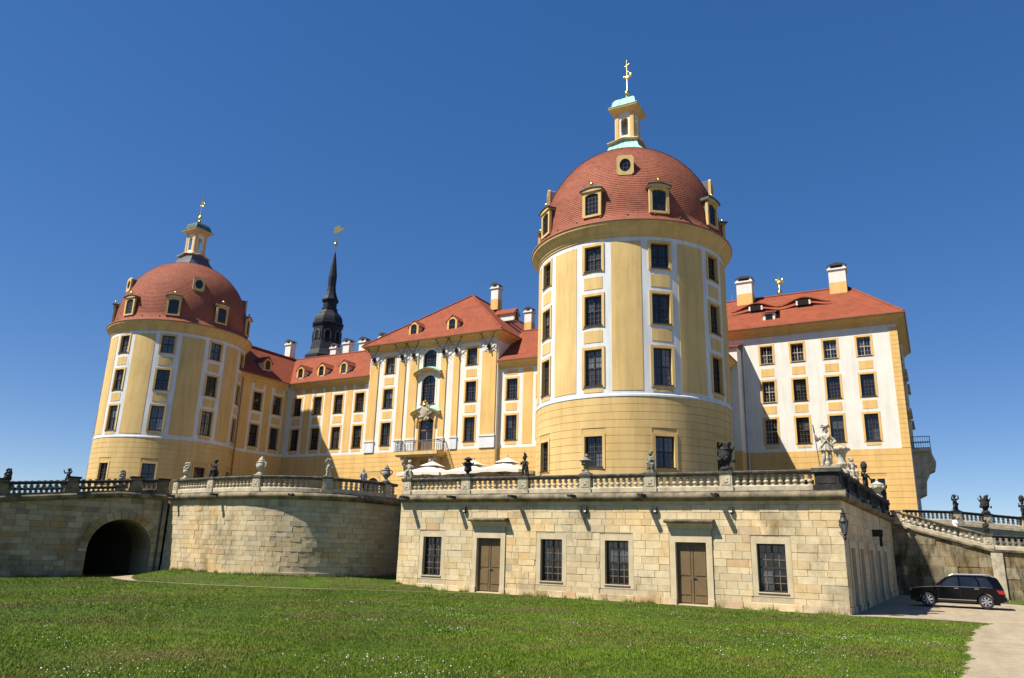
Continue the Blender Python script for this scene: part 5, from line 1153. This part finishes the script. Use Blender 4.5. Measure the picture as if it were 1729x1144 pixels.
def putto_mb(pose):
    m = MB(); C_ = m.cap
    # child body, about 1.05 m
    hip = .42; C_((-.07, 0, hip), (.07, 0, hip), .10, .10); C_((0, 0, hip+.02), (0, .0, hip+.24), .125, .12); C_((-.10, 0, hip+.28), (.10, 0, hip+.28), .075, .075)
    m.ball((0, -.05, hip+.12), .12, .10, .13); C_((0, 0, hip+.3), (0, 0, hip+.38), .05, .05); m.ball((0, -.01, hip+.50), .105, .115, .125)
    for i in range(9): a = i*.7; m.ball((.09*math.cos(a), .02+.08*math.sin(a), hip+.57), .05, .05, .045, 8, 6)
    m.ball((0, -.12, hip+.49), .022, .03, .022, 6, 5); m.ball((-.05, -.09, hip+.465), .04, .03, .04, 6, 5); m.ball((.05, -.09, hip+.465), .04, .03, .04, 6, 5)
    def leg(s, kx, ky, fx, fy, kz=.22): C_((s*.075, 0, hip), (kx, ky, kz), .092, .068); C_((kx, ky, kz), (fx, fy, .07), .066, .045); C_((fx, fy+.01, .045), (fx+s*.01, fy-.10, .035), .042, .034)
    def arm(s, ex, ey, ez, hx, hy, hz): C_((s*.13, 0, hip+.28), (ex, ey, ez), .058, .046); C_((ex, ey, ez), (hx, hy, hz), .045, .034); m.ball((hx, hy, hz), .045)
    if pose == 'raised': leg(-1, -.06, -.03, -.10, .0); leg(1, .12, -.05, .08, .03); arm(-1, -.22, -.04, hip+.42, -.10, -.10, hip+.60); arm(1, .26, .04, hip+.18, .20, -.10, hip+.10); C_((.12, .05, .0), (.14, .04, .4), .07, .05)
    if pose == 'bird': leg(-1, -.09, -.06, -.09, .0); leg(1, .10, -.02, .12, .03); arm(-1, -.22, -.06, hip+.16, -.12, -.16, hip+.24); arm(1, .25, -.02, hip+.2, .22, -.06, hip+.0); m.ball((.02, 0, hip+.68), .06, .12, .07); C_((.02, -.08, hip+.72), (.08, -.1, hip+.82), .035, .02); C_((.2, .05, 0), (.2, .0, hip), .06, .05)
    if pose == 'drape': leg(-1, -.07, -.05, -.06, .0); leg(1, .09, -.06, .09, .0); arm(-1, -.2, -.02, hip+.12, -.16, -.12, hip+.02); arm(1, .2, -.02, hip+.14, .08, -.15, hip+.16); C_((-.16, .02, hip+.05), (.14, -.06, hip-.06), .08, .09); C_((.1, .05, .0), (.12, .04, .45), .09, .07); C_((-.12, -.08, hip), (-.16, -.1, .12), .05, .05)
    if pose == 'seated': leg(-1, -.13, -.20, -.14, -.22, .34); leg(1, .13, -.20, .18, -.16, .36); arm(-1, -.24, -.04, hip+.16, -.3, -.12, hip+.3); arm(1, .22, -.08, hip+.14, .12, -.2, hip+.22); m.ball((0, .04, .2), .24, .2, .22); C_((-.28, .02, .0), (-.25, .0, .36), .09, .07)
    if pose == 'headdress': leg(-1, -.09, -.06, -.10, .0); leg(1, .10, -.02, .14, .03); arm(-1, -.26, -.04, hip+.2, -.3, -.12, hip+.4); arm(1, .26, -.02, hip+.18, .3, -.1, hip+.02); m.lathe([(.12, hip+.58), (.17, hip+.68), (.16, hip+.84), (.10, hip+.94), (.02, hip+.98)], 14); C_((0, .07, 0), (0, .05, hip), .10, .08)
    if pose == 'bent': leg(-1, -.1, -.1, -.1, -.02); leg(1, .1, -.02, .16, .06); arm(-1, -.24, -.1, hip+.24, -.28, -.2, hip+.44); arm(1, .24, -.06, hip+.36, .16, -.16, hip+.52); C_((.02, .06, 0), (.02, .06, hip), .13, .11); C_((-.15, -.02, .1), (.16, -.04, hip), .07, .07)
    return m
PUT = {}
def putto(pose, mat, loc, label, rz=0, sc=1.08, group='putti on the balustrades'):
    if (pose, mat) not in PUT:
        if pose not in PUT: PUT[pose] = remeshed(putto_mb(pose), 'putto', mat, .019, 3)
        PUT[(pose, mat)] = remat(PUT[pose], mat)
    T = thing('putto_statue', label, 'statue', loc, rz, group)
    link('plinth', MB().box(-.26, .26, -.22, .22, 0, .07).mesh('plinth', mat), T); link('figure', PUT[(pose, mat)], T, (0, 0, .062), 0, (sc, sc, sc)); return T
ZP = 5.56+.99
yb = 38.74
putto('seated', 'stone_sculpt', (-28.92, yb, ZP), 'pale seated putto statue at the balustrade end beside the first parasol', .3)
p_, _ = PB.at(PB.L-1.6); q_ = PB.m(PB.L-1.6, 0, -.14); urn('handles', 'stone_grey', (q_[0], q_[1], ZP), 'grey vase with scrolled handles at the end of the curved balustrade', .98, .8)
urn('flame', 'stone_black', (-24.55, yb, ZP), 'black urn with jutting masks and domed top in front of the parasols', 1.02)
putto('bird', 'stone_black', (-20.65, yb, ZP), 'black putto statue with a bird on its head in front of the last parasol', -.2)
urn('slender', 'stone_grey', (-16.75, yb, ZP), 'grey-green lidded vase on a slim foot before the green-lantern tower\'s window', 1.02)
putto('drape', 'stone_grey', (-13.02, yb, ZP), 'dark grey draped putto statue beside the tower\'s lower window', -.1)
urn('flowers', 'stone_black', (-9.05, yb, ZP), 'tall black vase overflowing with carved leaves at the tower\'s shaded edge', 1.05)
for u_, k, mt, lb in ((bped[0], 'u:foliage', 'stone_sculpt', 'pale vase with carved bouquet at the bastion corner by the arched wall'), (bped[1], 'p:seated', 'stone_black', 'black seated putto statue on the curved balustrade before the wing'), (bped[2], 'u:handles', 'stone_sculpt', 'pale vase with scrolled handles in the middle of the curved balustrade'), (bped[3], 'p:raised', 'stone_sculpt', 'pale putto statue with one arm raised on the curved balustrade')):
    q_ = PB.m(u_, 0, -.14); _, t = PB.at(u_); rz = math.atan2(t.y, t.x)
    (urn(k[2:], mt, (q_[0], q_[1], ZP), lb, .98, rz) if k[0] == 'u' else putto(k[2:], mt, (q_[0], q_[1], ZP), lb, rz))
for u_, k, mt, lb in ((2.6, 'u:flared', 'stone_sculpt', 'pale flared vase just behind the hunter statue'), (6.3, 'p:seated', 'stone_sculpt', 'pale seated putto statue between the flared vase and the black headdress putto'), (12.2, 'p:headdress', 'stone_black', 'black putto statue with tall headdress before the ground floor window'), (19.3, 'u:lidded', 'stone_sculpt', 'pale lidded tureen vase on the dark side balustrade'), (23.2, 'p:bent', 'stone_black', 'black bent putto statue at the end of the dark side balustrade')):
    q_ = PS.m(u_, 0, -.14); (urn(k[2:], mt, (q_[0], q_[1], ZP), lb, 1.15, 1.5) if k[0] == 'u' else putto(k[2:], mt, (q_[0], q_[1], ZP), lb, .9, 1.15))
for (x, y), k, lb in (((1.6, 73.5), 'p:bent', 'black bent putto statue against the sky on the far balustrade'), ((3.75, 74.7), 'u:flowers', 'black leafy vase against the sky on the far balustrade'), ((6.5, 76.0), 'p:headdress', 'black putto statue with tall headdress on the far balustrade beyond the leafy vase')):
    q_ = PU.m(near(PU, x, y), 0, -.14); z = zu(near(PU, x, y))+.99
    (urn(k[2:], 'stone_black', (q_[0], q_[1], z), lb, 1.1) if k[0] == 'u' else putto(k[2:], 'stone_black', (q_[0], q_[1], z), lb, .5, 1.25))
q_ = PW.m(6.0, 0, -.14); putto('drape', 'stone_black', (q_[0], q_[1], rzt(6.0)+1.11), 'small black putto statue on the post at the foot of the sloping ramp', 0, .9)
for u_, k, lb in ((PO.L-.5, 'u:foliage', 'grey vase with carved bouquet on the far ramp balustrade nearest the tower'), (PO.L-4.4, 'p:bent', 'black bent putto statue on the far ramp balustrade'), (PO.L-8.4, 'u:foliage', 'black vase with carved bouquet on the far ramp balustrade')):
    q_ = PO.m(u_, 0, -.14); z = sz(u_+2)+.5+.99; mt = 'stone_grey' if u_ > PO.L-1 else 'stone_black'
    (urn(k[2:], mt, (q_[0], q_[1], z), lb, 1.05) if k[0] == 'u' else putto(k[2:], mt, (q_[0], q_[1], z), lb, .5))
# hunter at the corner
def hunter_mb():
    m = MB(); C_ = m.cap
    for s, kx, ky, fx_, fy in ((-1, -.14, -.05, -.22, -.02), (1, .15, -.04, .17, .02)):
        C_((s*.11, 0, .92), (kx, ky, .52), .12, .085); C_((kx, ky, .52), (fx_, fy, .10), .085, .065); C_((kx, ky, .50), (kx, ky, .40), .10, .09); C_((fx_, fy+.02, .06), (fx_+s*.05, fy-.20, .045), .06, .05)
    m.lathe([(.30, .74), (.27, .86), (.22, 1.0), (.185, 1.08), (.20, 1.2), (.225, 1.36), (.21, 1.46), (.10, 1.53)], 18, sx=1.05, sy=.78)     # coat with flared skirt
    for a in np.linspace(0, 6.28, 11): C_((.2*math.cos(a), .15*math.sin(a), 1.02), (.31*math.cos(a), .24*math.sin(a), .74), .03, .045, 8)
    C_((0, 0, 1.5), (.02, -.01, 1.62), .075, .07); m.ball((.03, -.02, 1.74), .10, .12, .135); m.ball((.05, -.14, 1.72), .022, .035, .03); C_((.02, -.1, 1.66), (.05, -.11, 1.66), .03, .03)
    for i in range(7): a = math.pi*.1+i*.45; m.ball((.03+.09*math.cos(a), .05+.07*math.sin(a), 1.68), .05, .05, .1)
    m.lathe([(.20, 1.82), (.21, 1.85), (.12, 1.86), (.115, 1.93), (.05, 1.97)], 16, (.03, -.01, 0))                       # three-cornered hat
    for k in range(3): a0 = -math.pi/2+k*2.094; a1 = a0+2.094; C_((.03+.24*math.cos(a0), -.01+.24*math.sin(a0), 1.86), (.03+.15*math.cos((a0+a1)/2), -.01+.15*math.sin((a0+a1)/2), 1.95), .03, .035, 8); C_((.03+.15*math.cos((a0+a1)/2), -.01+.15*math.sin((a0+a1)/2), 1.95), (.03+.24*math.cos(a1), -.01+.24*math.sin(a1), 1.86), .035, .03, 8)
    C_((-.20, 0, 1.42), (-.36, -.03, 1.22), .085, .07); C_((-.36, -.03, 1.22), (-.44, -.12, 1.40), .068, .05); C_((-.37, -.05, 1.24), (-.42, -.09, 1.33), .085, .075)
    C_((.20, 0, 1.42), (.42, .02, 1.18), .085, .07); C_((.42, .02, 1.18), (.26, -.1, 1.04), .068, .05); C_((.40, .0, 1.16), (.33, -.05, 1.1), .085, .075)
    C_((-.16, -.17, 1.42), (.20, -.2, .98), .03, .03, 8); C_((.16, -.17, 1.44), (-.24, -.16, .92), .03, .03, 8)
    C_((.30, .06, .98), (.36, .14, .55), .03, .02, 8); C_((-.24, -.14, .95), (-.30, -.1, .7), .05, .04, 8)
    m.ball((.02, .02, .16), .15, .16, .2); C_((.02, -.02, .26), (.02, -.06, .42), .10, .08); m.ball((.02, -.12, .40), .05, .09, .05)          # hound sitting between the boots
    return m
HU = thing('hunter_statue', 'pale stone statue of a standing huntsman with cocked hat and spear', 'statue', (-4.28, 39.0, 6.58), .25)
link('plinth', MB().box(-.46, .46, -.34, .34, 0, .10).mesh('plinth', 'stone_sculpt'), HU)
hm = remeshed(hunter_mb(), 'figure', 'stone_sculpt', .018, 2)
fg = link('figure', hm, HU, (0, 0, .095), 0, (1.04, 1.04, 1.04))
hb = MB()
for i in range(4): zz = 1.395+i*.022; hb.path([(-.40, -.12, zz), (-.43, -.165, zz), (-.475, -.16, zz), (-.49, -.13, zz)], .0105, 6)
hb.path([(-.42, -.10, 1.40), (-.455, -.09, 1.42), (-.48, -.115, 1.44)], .012, 6); link('fingers', hb.mesh('fingers', 'stone_sculpt', 60), fg)
link('spear', MB().tube((-.36, -.12, .10), (-.50, -.14, 1.72), .018, .018, 8).tube((-.50, -.14, 1.72), (-.54, -.145, 2.12), .032, .02, 8).mesh('spear', 'iron'), HU)
# ------------------------------------------------------------------ parasols
def parasol(x, y, label):
    z0 = 5.6; T = thing('parasol', label, 'parasol', (x, y, z0), 0, 'parasols on the terrace')
    h = 2.05; ze = 2.42; za = 3.30; N = 4
    link('pole', MB().tube((0, 0, .06), (0, 0, za+.4), .045, .04, 12).mesh('pole', 'alloy'), T); link('foot', MB().box(-.45, .45, -.45, .45, 0, .10).mesh('foot', 'stone_grey'), T)
    rim = []
    for k in range(4):
        a = [(-h, -h), (h, -h), (h, h), (-h, h)][k]; b = [(h, -h), (h, h), (-h, h), (-h, -h)][k]
        for i in range(8): t = i/8; rim.append((a[0]+(b[0]-a[0])*t, a[1]+(b[1]-a[1])*t, ze+.10*(1-abs(2*t-1))*0+.06*math.sin(math.pi*t)*1.0))
    n = len(rim); R_ = []
    for f in (1, .72, .42, .26): R_.append([(p[0]*f, p[1]*f, ze+(za-ze)*(1-f)+(p[2]-ze)*f-.10*math.sin(math.pi*f)*(.4+.6*abs(math.sin(math.atan2(p[1], p[0])*2)))) for p in rim])
    mb = MB(); vs = [q for r in R_ for q in r]; fs = [(j*n+i, j*n+(i+1) % n, (j+1)*n+(i+1) % n, (j+1)*n+i) for j in range(3) for i in range(n)]; mb.add(vs, fs)
    cn = link('canopy', mb.mesh('canopy', 'canvas', 40), T)
    va = MB(); va.add([(p[0]*1.002, p[1]*1.002, p[2]) for p in rim]+[(p[0]*1.006, p[1]*1.006, p[2]-.24-.03*math.sin(i*1.9)) for i, p in enumerate(rim)], [(i, (i+1) % n, n+(i+1) % n, n+i) for i in range(n)]); link('valance', va.mesh('valance', 'canvas', 40), cn)
    tp_ = MB(); tp_.add([(p[0]*.36, p[1]*.36, za-.34*.95+.12) for p in rim]+[(0, 0, za+.22)], [(i, (i+1) % n, n) for i in range(n)]); link('vent_cap', tp_.mesh('vent_cap', 'canvas', 30), cn)
    for k in range(8): a = rim[k*4]; link('rib', MB().tube((0, 0, za-.1), (a[0]*.98, a[1]*.98, a[2]-.03), .018, seg=5).tube((0, 0, 2.2), (a[0]*.5, a[1]*.5, ze+(za-ze)*.42), .015, seg=5).mesh('rib', 'alloy'), T)
    return T
parasol(-35.2, 50.2, 'cream square parasol closest to the balcony'); parasol(-31.4, 50.4, 'cream square parasol between two others on the terrace'); parasol(-27.9, 49.6, 'cream square parasol partly hidden by the green-lantern tower')
# ------------------------------------------------------------------ people
def person(loc, rz, label, shirt, trouser, armswing=.3):
    T = thing('person', label, 'person', loc, rz, 'visitors on the terrace'); m = MB(); C_ = m.cap; a = armswing
    C_((-.09, 0, .92), (-.10, -.16*a*2, .50), .085, .06); C_((-.10, -.16*a*2, .50), (-.10, .06*a, .09), .058, .04); C_((.09, 0, .92), (.10, .05, .50), .085, .06); C_((.10, .05, .50), (.10, .3*a, .11), .058, .04)
    for x, y in ((-.10, .06*a), (.10, .3*a)): C_((x, y+.02, .05), (x, y-.16, .035), .042, .035)
    C_((-.07, 0, .95), (.07, 0, .95), .12, .12); C_((0, 0, 1.0), (0, 0, 1.32), .13, .14); C_((-.13, 0, 1.40), (.13, 0, 1.40), .075, .075); C_((0, 0, 1.42), (0, -.02, 1.54), .055, .052); m.ball((0, -.03, 1.64), .077, .095, .115); m.ball((0, -.125, 1.63), .014, .022, .02)
    for s in (-1, 1): m.ball((s*.078, -.02, 1.63), .012, .025, .03)
    hands = []
    for s in (-1, 1):
        e = (s*.25, s*a*.22, 1.13); h = (s*.24, s*a*.3-.16, .92); C_((s*.18, 0, 1.40), e, .052, .042); C_(e, h, .04, .028); C_(h, (h[0], h[1]-.03, h[2]-.07), .03, .03); hands.append(h)
    b = link('body', remeshed(m, 'body', 'skin', .02, 2), T)
    fm = MB()
    for h in hands:
        for i, l in enumerate((.06, .075, .07, .055)): x = h[0]+(i-1.5)*.0001; y = h[1]-.055+i*.02; fm.path([(x, y-.01, h[2]-.09), (x, y-.014, h[2]-.09-l*.5), (x-.004, y-.006, h[2]-.09-l)], .0085, 5)
        fm.path([(h[0], h[1]-.055, h[2]-.05), (h[0]-.01, h[1]-.085, h[2]-.09), (h[0]-.01, h[1]-.08, h[2]-.12)], .0095, 5)
    link('fingers', fm.mesh('fingers', 'skin', 60), b)
    s_ = MB(); s_.cap((-.08, 0, .98), (.08, 0, .98), .135, .135); s_.cap((0, 0, 1.0), (0, 0, 1.32), .145, .158); s_.cap((-.14, 0, 1.39), (.14, 0, 1.39), .092, .092)
    for s in (-1, 1): s_.cap((s*.18, 0, 1.40), (s*.235, s*a*.15, 1.22), .068, .062)
    link('shirt', remeshed(s_, 'shirt', shirt, .022, 2), b)
    t_ = MB(); t_.cap((-.07, 0, .95), (.07, 0, .95), .13, .13); t_.cap((-.09, 0, .92), (-.10, -.16*a*2, .50), .10, .08); t_.cap((-.10, -.16*a*2, .50), (-.10, .05*a, .14), .078, .062); t_.cap((.09, 0, .92), (.10, .05, .50), .10, .08); t_.cap((.10, .05, .50), (.10, .28*a, .16), .078, .062)
    link('trousers', remeshed(t_, 'trousers', trouser, .022, 2), b)
    hr = MB(); hr.ball((0, .0, 1.68), .088, .10, .095); hr.ball((0, .04, 1.63), .08, .075, .1); link('hair', remeshed(hr, 'hair', 'hair', .02, 1), b)
    return T
person((-33.2, 39.4, 5.6), rad(60), 'dark-haired man in grey shirt walking behind the curved balustrade', 'cloth_grey', 'cloth_dark')
person((-31.4, 43.6, 5.6), rad(200), 'person in light blue shirt beside the grey handled vase', 'cloth_blue', 'cloth_dark', .1)
person((1.25, 67.4, 4.0), rad(120), 'dark-haired person in white shirt on the ramp behind the sloping balustrade', 'cloth_white', 'cloth_dark')
# ------------------------------------------------------------------ wall lantern and floodlights
LN = thing('wall_lantern', 'black iron wall lantern with crown on the terrace corner', 'lantern', (-3.72, 38.25, 3.25))
lx, ly = -3.72, 38.2
part('bracket', MB().tube((lx-.05, 38.62, 3.62), (lx, ly, 3.62), .025).tube((lx-.25, 38.57, 3.95), (lx-.0, ly, 4.0), .02).tube((lx-.25, 38.57, 3.62), (lx, ly, 3.6), .02).lathe([(.03, 3.25), (.07, 3.3), (.09, 3.38), (.05, 3.46), (.12, 3.52), (.10, 3.6)], 10, (lx, ly, 0)), 'iron', LN, 50)
cg = MB()
for k in range(6): a = k*math.pi/3; cg.tube((lx+.11*math.cos(a), ly+.11*math.sin(a), 3.6), (lx+.19*math.cos(a), ly+.19*math.sin(a), 4.08), .014, seg=5)
part('cage', cg.lathe([(.2, 4.06), (.22, 4.10), (.16, 4.2), (.12, 4.26), (.13, 4.3), (.10, 4.42), (.14, 4.46), (.05, 4.5), (.05, 4.58), (.02, 4.7)], 12, (lx, ly, 0)), 'iron', LN, 40)
part('glass', MB().lathe([(.10, 3.6), (.175, 4.06)], 6, (lx, ly, 0)), 'glass_sky', LN)
for x, l_ in ((-24.5, 'above the door near the bastion'), (-16.7, 'above the two close-set windows'), (-12.75, 'above the door near the corner'), (-8.85, 'between the corner door and corner window')):
    o = thing('floodlight', 'small black floodlight on the terrace wall '+l_, 'floodlight', (x, 38.55, 4.45), 0, 'floodlights under the cornice')
    link('housing', MB().box(-.09, .09, -.16, .0, .14, .34).mesh('housing', 'iron'), o); link('bracket', MB().box(-.07, .07, -.10, .05, -.02, .07).box(-.02, .02, -.06, -.02, .05, .15).mesh('bracket', 'iron'), o); link('lens', MB().box(-.06, .06, -.17, -.161, .06, .14).mesh('lens', 'plaster_white'), o)
# ------------------------------------------------------------------ car (nose to the left)
CAR = thing('parked_car', 'black estate-type off-road car with silver roof rails parked by the ramp wall', 'car', (.55, 50.3, .05))
def cm(x, y, z): return (x, y, z)
Lc = 4.53; x0 = -Lc/2; hw = .92; wx = (-1.40, 1.36); wr = .36
def arc(cx, r, n=10): return [(cx+r*math.cos(math.pi*i/n), max(.30, wr+r*math.sin(math.pi*i/n))) for i in range(n, -1, -1)]
low = [(-2.26, .42), (-2.24, .30)]+[(wx[0]-.44, .28)]+arc(wx[0], .43)+[(wx[0]+.44, .28), (wx[1]-.44, .28)]+arc(wx[1], .43)+[(wx[1]+.44, .30), (2.16, .34), (2.26, .50), (2.27, .78), (2.22, 1.02), (2.20, 1.10), (-.98, 1.06), (-1.75, 1.0), (-2.12, .93), (-2.25, .74)]
def body_section(poly, hw_in, hw_out, mid):
    mb = MB(); n = len(poly); rings = []
    for s, f in ((-1, 0), (-1, 1), (1, 1), (1, 0)):
        h_ = hw_out if f == 1 else hw_in; rings.append([(x, s*h_, z) for x, z in poly])
    return rings
bm = bmesh.new()
def ext(poly, y0, y1):
    mb = MB().prism(poly, y0, y1, lambda u, z, d: (u, d, z)); return mb
sh = lambda poly, k, zc: [(x*(1-k*.02), zc+(z-zc)*(1-k*.05)) for x, z in poly]
body = MB(); ly_ = [(-hw, .96), (-hw+.05, 1.0), (hw-.05, 1.0), (hw, .96)]; n = len(low); vs = []
for y, k in ly_: vs += [(x*(.985 if k < 1 else 1), y, .62+(z-.62)*k if z > .62 else z) for x, z in low]
fs = [tuple(range(n)), tuple(range(3*n, 4*n))]+[(j*n+i, j*n+(i+1) % n, (j+1)*n+(i+1) % n, (j+1)*n+i) for j in range(3) for i in range(n)]
body.add(vs, fs); BD = link('body', body.mesh('body', 'car_paint', 40), CAR)
cabin = [(-1.05, 1.03), (-.42, 1.55), (-.22, 1.64), (.1, 1.68), (1.3, 1.69), (1.82, 1.65), (1.96, 1.60), (2.21, 1.05)]
n = len(cabin); vs = []
for s in (-1, 1): vs += [(x, s*(.86-.17*max(0, (z-1.04)/.58)), z) for x, z in cabin]
GH = link('greenhouse', MB().add(vs, [tuple(range(n)), tuple(range(n, 2*n))]+[(i, (i+1) % n, n+(i+1) % n, n+i) for i in range(n)]).mesh('greenhouse', 'car_paint', 30), CAR)
def sidewin(poly, name='side_window'):
    for s in (-1, 1):
        v = [(x, s*(.868-.17*max(0, (z-1.04)/.58)), z) for x, z in poly]; v2 = [(x, y-s*.02, z) for x, y, z in v]; k = len(v)
        link(name, MB().add(v+v2, [tuple(range(k)), tuple(range(k, 2*k))]+[(i, (i+1) % k, k+(i+1) % k, k+i) for i in range(k)]).mesh(name, 'car_glass'), GH)
sidewin([(-.80, 1.10), (-.33, 1.50), (-.12, 1.585), (.14, 1.60), (.17, 1.10)]); sidewin([(.25, 1.10), (.23, 1.60), (.92, 1.605), (1.06, 1.36), (1.08, 1.10)]); sidewin([(1.16, 1.10), (1.14, 1.38), (1.02, 1.60), (1.50, 1.59), (1.74, 1.14)])
link('windscreen', MB().add([(-1.01, -.76, 1.07), (-1.01, .76, 1.07), (-.44, .66, 1.54), (-.44, -.66, 1.54), (-1.03, -.76, 1.08), (-1.03, .76, 1.08), (-.46, .66, 1.55), (-.46, -.66, 1.55)], [(0, 1, 2, 3), (4, 5, 6, 7), (0, 1, 5, 4), (1, 2, 6, 5), (2, 3, 7, 6), (3, 0, 4, 7)]).mesh('windscreen', 'car_glass'), GH)
link('rear_window', MB().add([(2.17, -.72, 1.12), (2.17, .72, 1.12), (1.98, .64, 1.56), (1.98, -.64, 1.56), (2.20, -.72, 1.12), (2.20, .72, 1.12), (2.01, .64, 1.56), (2.01, -.64, 1.56)], [(0, 1, 2, 3), (4, 5, 6, 7), (0, 1, 5, 4), (1, 2, 6, 5), (2, 3, 7, 6), (3, 0, 4, 7)]).mesh('rear_window', 'car_glass'), GH)
for s in (-1, 1):
    link('roof_rail', MB().path([(-.25, s*.68, 1.63), (-.05, s*.68, 1.72), (1.55, s*.68, 1.735), (1.85, s*.68, 1.64)], .032, 8).mesh('roof_rail', 'alloy', 50), GH)
    link('window_trim', MB().path([(-.98, s*.882, 1.075), (.2, s*.884, 1.085), (1.72, s*.878, 1.09)], .014, 6).mesh('window_trim', 'chrome'), GH)
    link('sill_trim', MB().box(-.92, .90, s*hw-.02, s*hw+.025, .30, .40).mesh('sill_trim', 'car_trim'), BD); link('sill_strip', MB().box(-.92, .90, s*(hw+.012)-.012, s*(hw+.012)+.018, .40, .43).mesh('sill_strip', 'chrome'), BD)
    link('mirror', MB().ball((-.70, s*1.0, 1.16), .09, .10, .075).tube((-.66, s*.86, 1.1), (-.7, s*.95, 1.14), .03).mesh('mirror', 'car_paint', 60), BD)
    for xx in (.02, .98): link('door_handle', MB().box(xx-.10, xx+.10, s*(hw+.01)-.02, s*(hw+.01)+.03, .99, 1.02).mesh('door_handle', 'chrome'), BD)
    for xx in (-.86, .20, 1.05): link('door_gap', MB().box(xx-.006, xx+.006, s*(hw+.002)-.004, s*(hw+.002)+.004, .44, 1.0).mesh('door_gap', 'car_trim'), BD)
    link('headlight', MB().ball((-2.12, s*.70, .80), .14, .18, .10).mesh('headlight', 'chrome', 60), BD); link('tail_light', MB().prism([(1.88, .98), (2.24, .96), (2.26, .76), (1.98, .80)], s*.66, s*.935, lambda u, z, d: (u, d, z)).mesh('tail_light', 'tail_red'), BD)
    link('indicator', MB().box(-1.06, -.96, s*hw-.0, s*hw+.012, .92, .98).mesh('indicator', 'chrome'), BD)
    for xx in wx:
        W_ = MB().lathe([(wr-.10, -.11), (wr-.02, -.11), (wr, -.08), (wr, .08), (wr-.02, .11), (wr-.10, .11)], 28, cap=False); W_.v = [(x, z, y) for x, y, z in W_.v]
        o = link('wheel', W_.mesh('wheel', 'rubber', 40), CAR, (xx, s*(hw-.10), wr))
        rm = MB().lathe([(wr-.10, -.02), (wr-.10, .10), (wr-.125, .105), (wr-.13, -.02)], 28, cap=False)
        for k in range(7): a = k*2*math.pi/7; rm.tube((.04*math.cos(a), .04*math.sin(a), .07), ((wr-.12)*math.cos(a), (wr-.12)*math.sin(a), .09), .045, .05, 6)
        rm.lathe([(.001, .06), (.07, .06), (.07, .10), (.001, .11)], 14, cap=False); rm.v = [(x, s*z, y) for x, y, z in rm.v]; link('rim', rm.mesh('rim', 'alloy', 40), o)
        dk = MB().lathe([(.001, .0), (wr-.13, .0), (wr-.13, .02), (.001, .02)], 24, cap=False); dk.v = [(x, s*z, y) for x, y, z in dk.v]; link('brake_disc', dk.mesh('brake_disc', 'iron'), o)
link('bumper', MB().box(2.20, 2.33, -.82, .82, .42, .60).mesh('bumper', 'car_trim'), BD); link('tow_bar', MB().path([(2.2, 0, .36), (2.42, 0, .36), (2.45, 0, .46)], .03, 8).ball((2.45, 0, .48), .045).mesh('tow_bar', 'chrome', 50), BD)
link('grille', MB().box(-2.29, -2.22, -.5, .5, .58, .80).mesh('grille', 'car_trim'), BD)
link('underbody', MB().box(-2.0, 2.0, -.72, .72, .20, .42).mesh('underbody', 'car_trim'), BD)
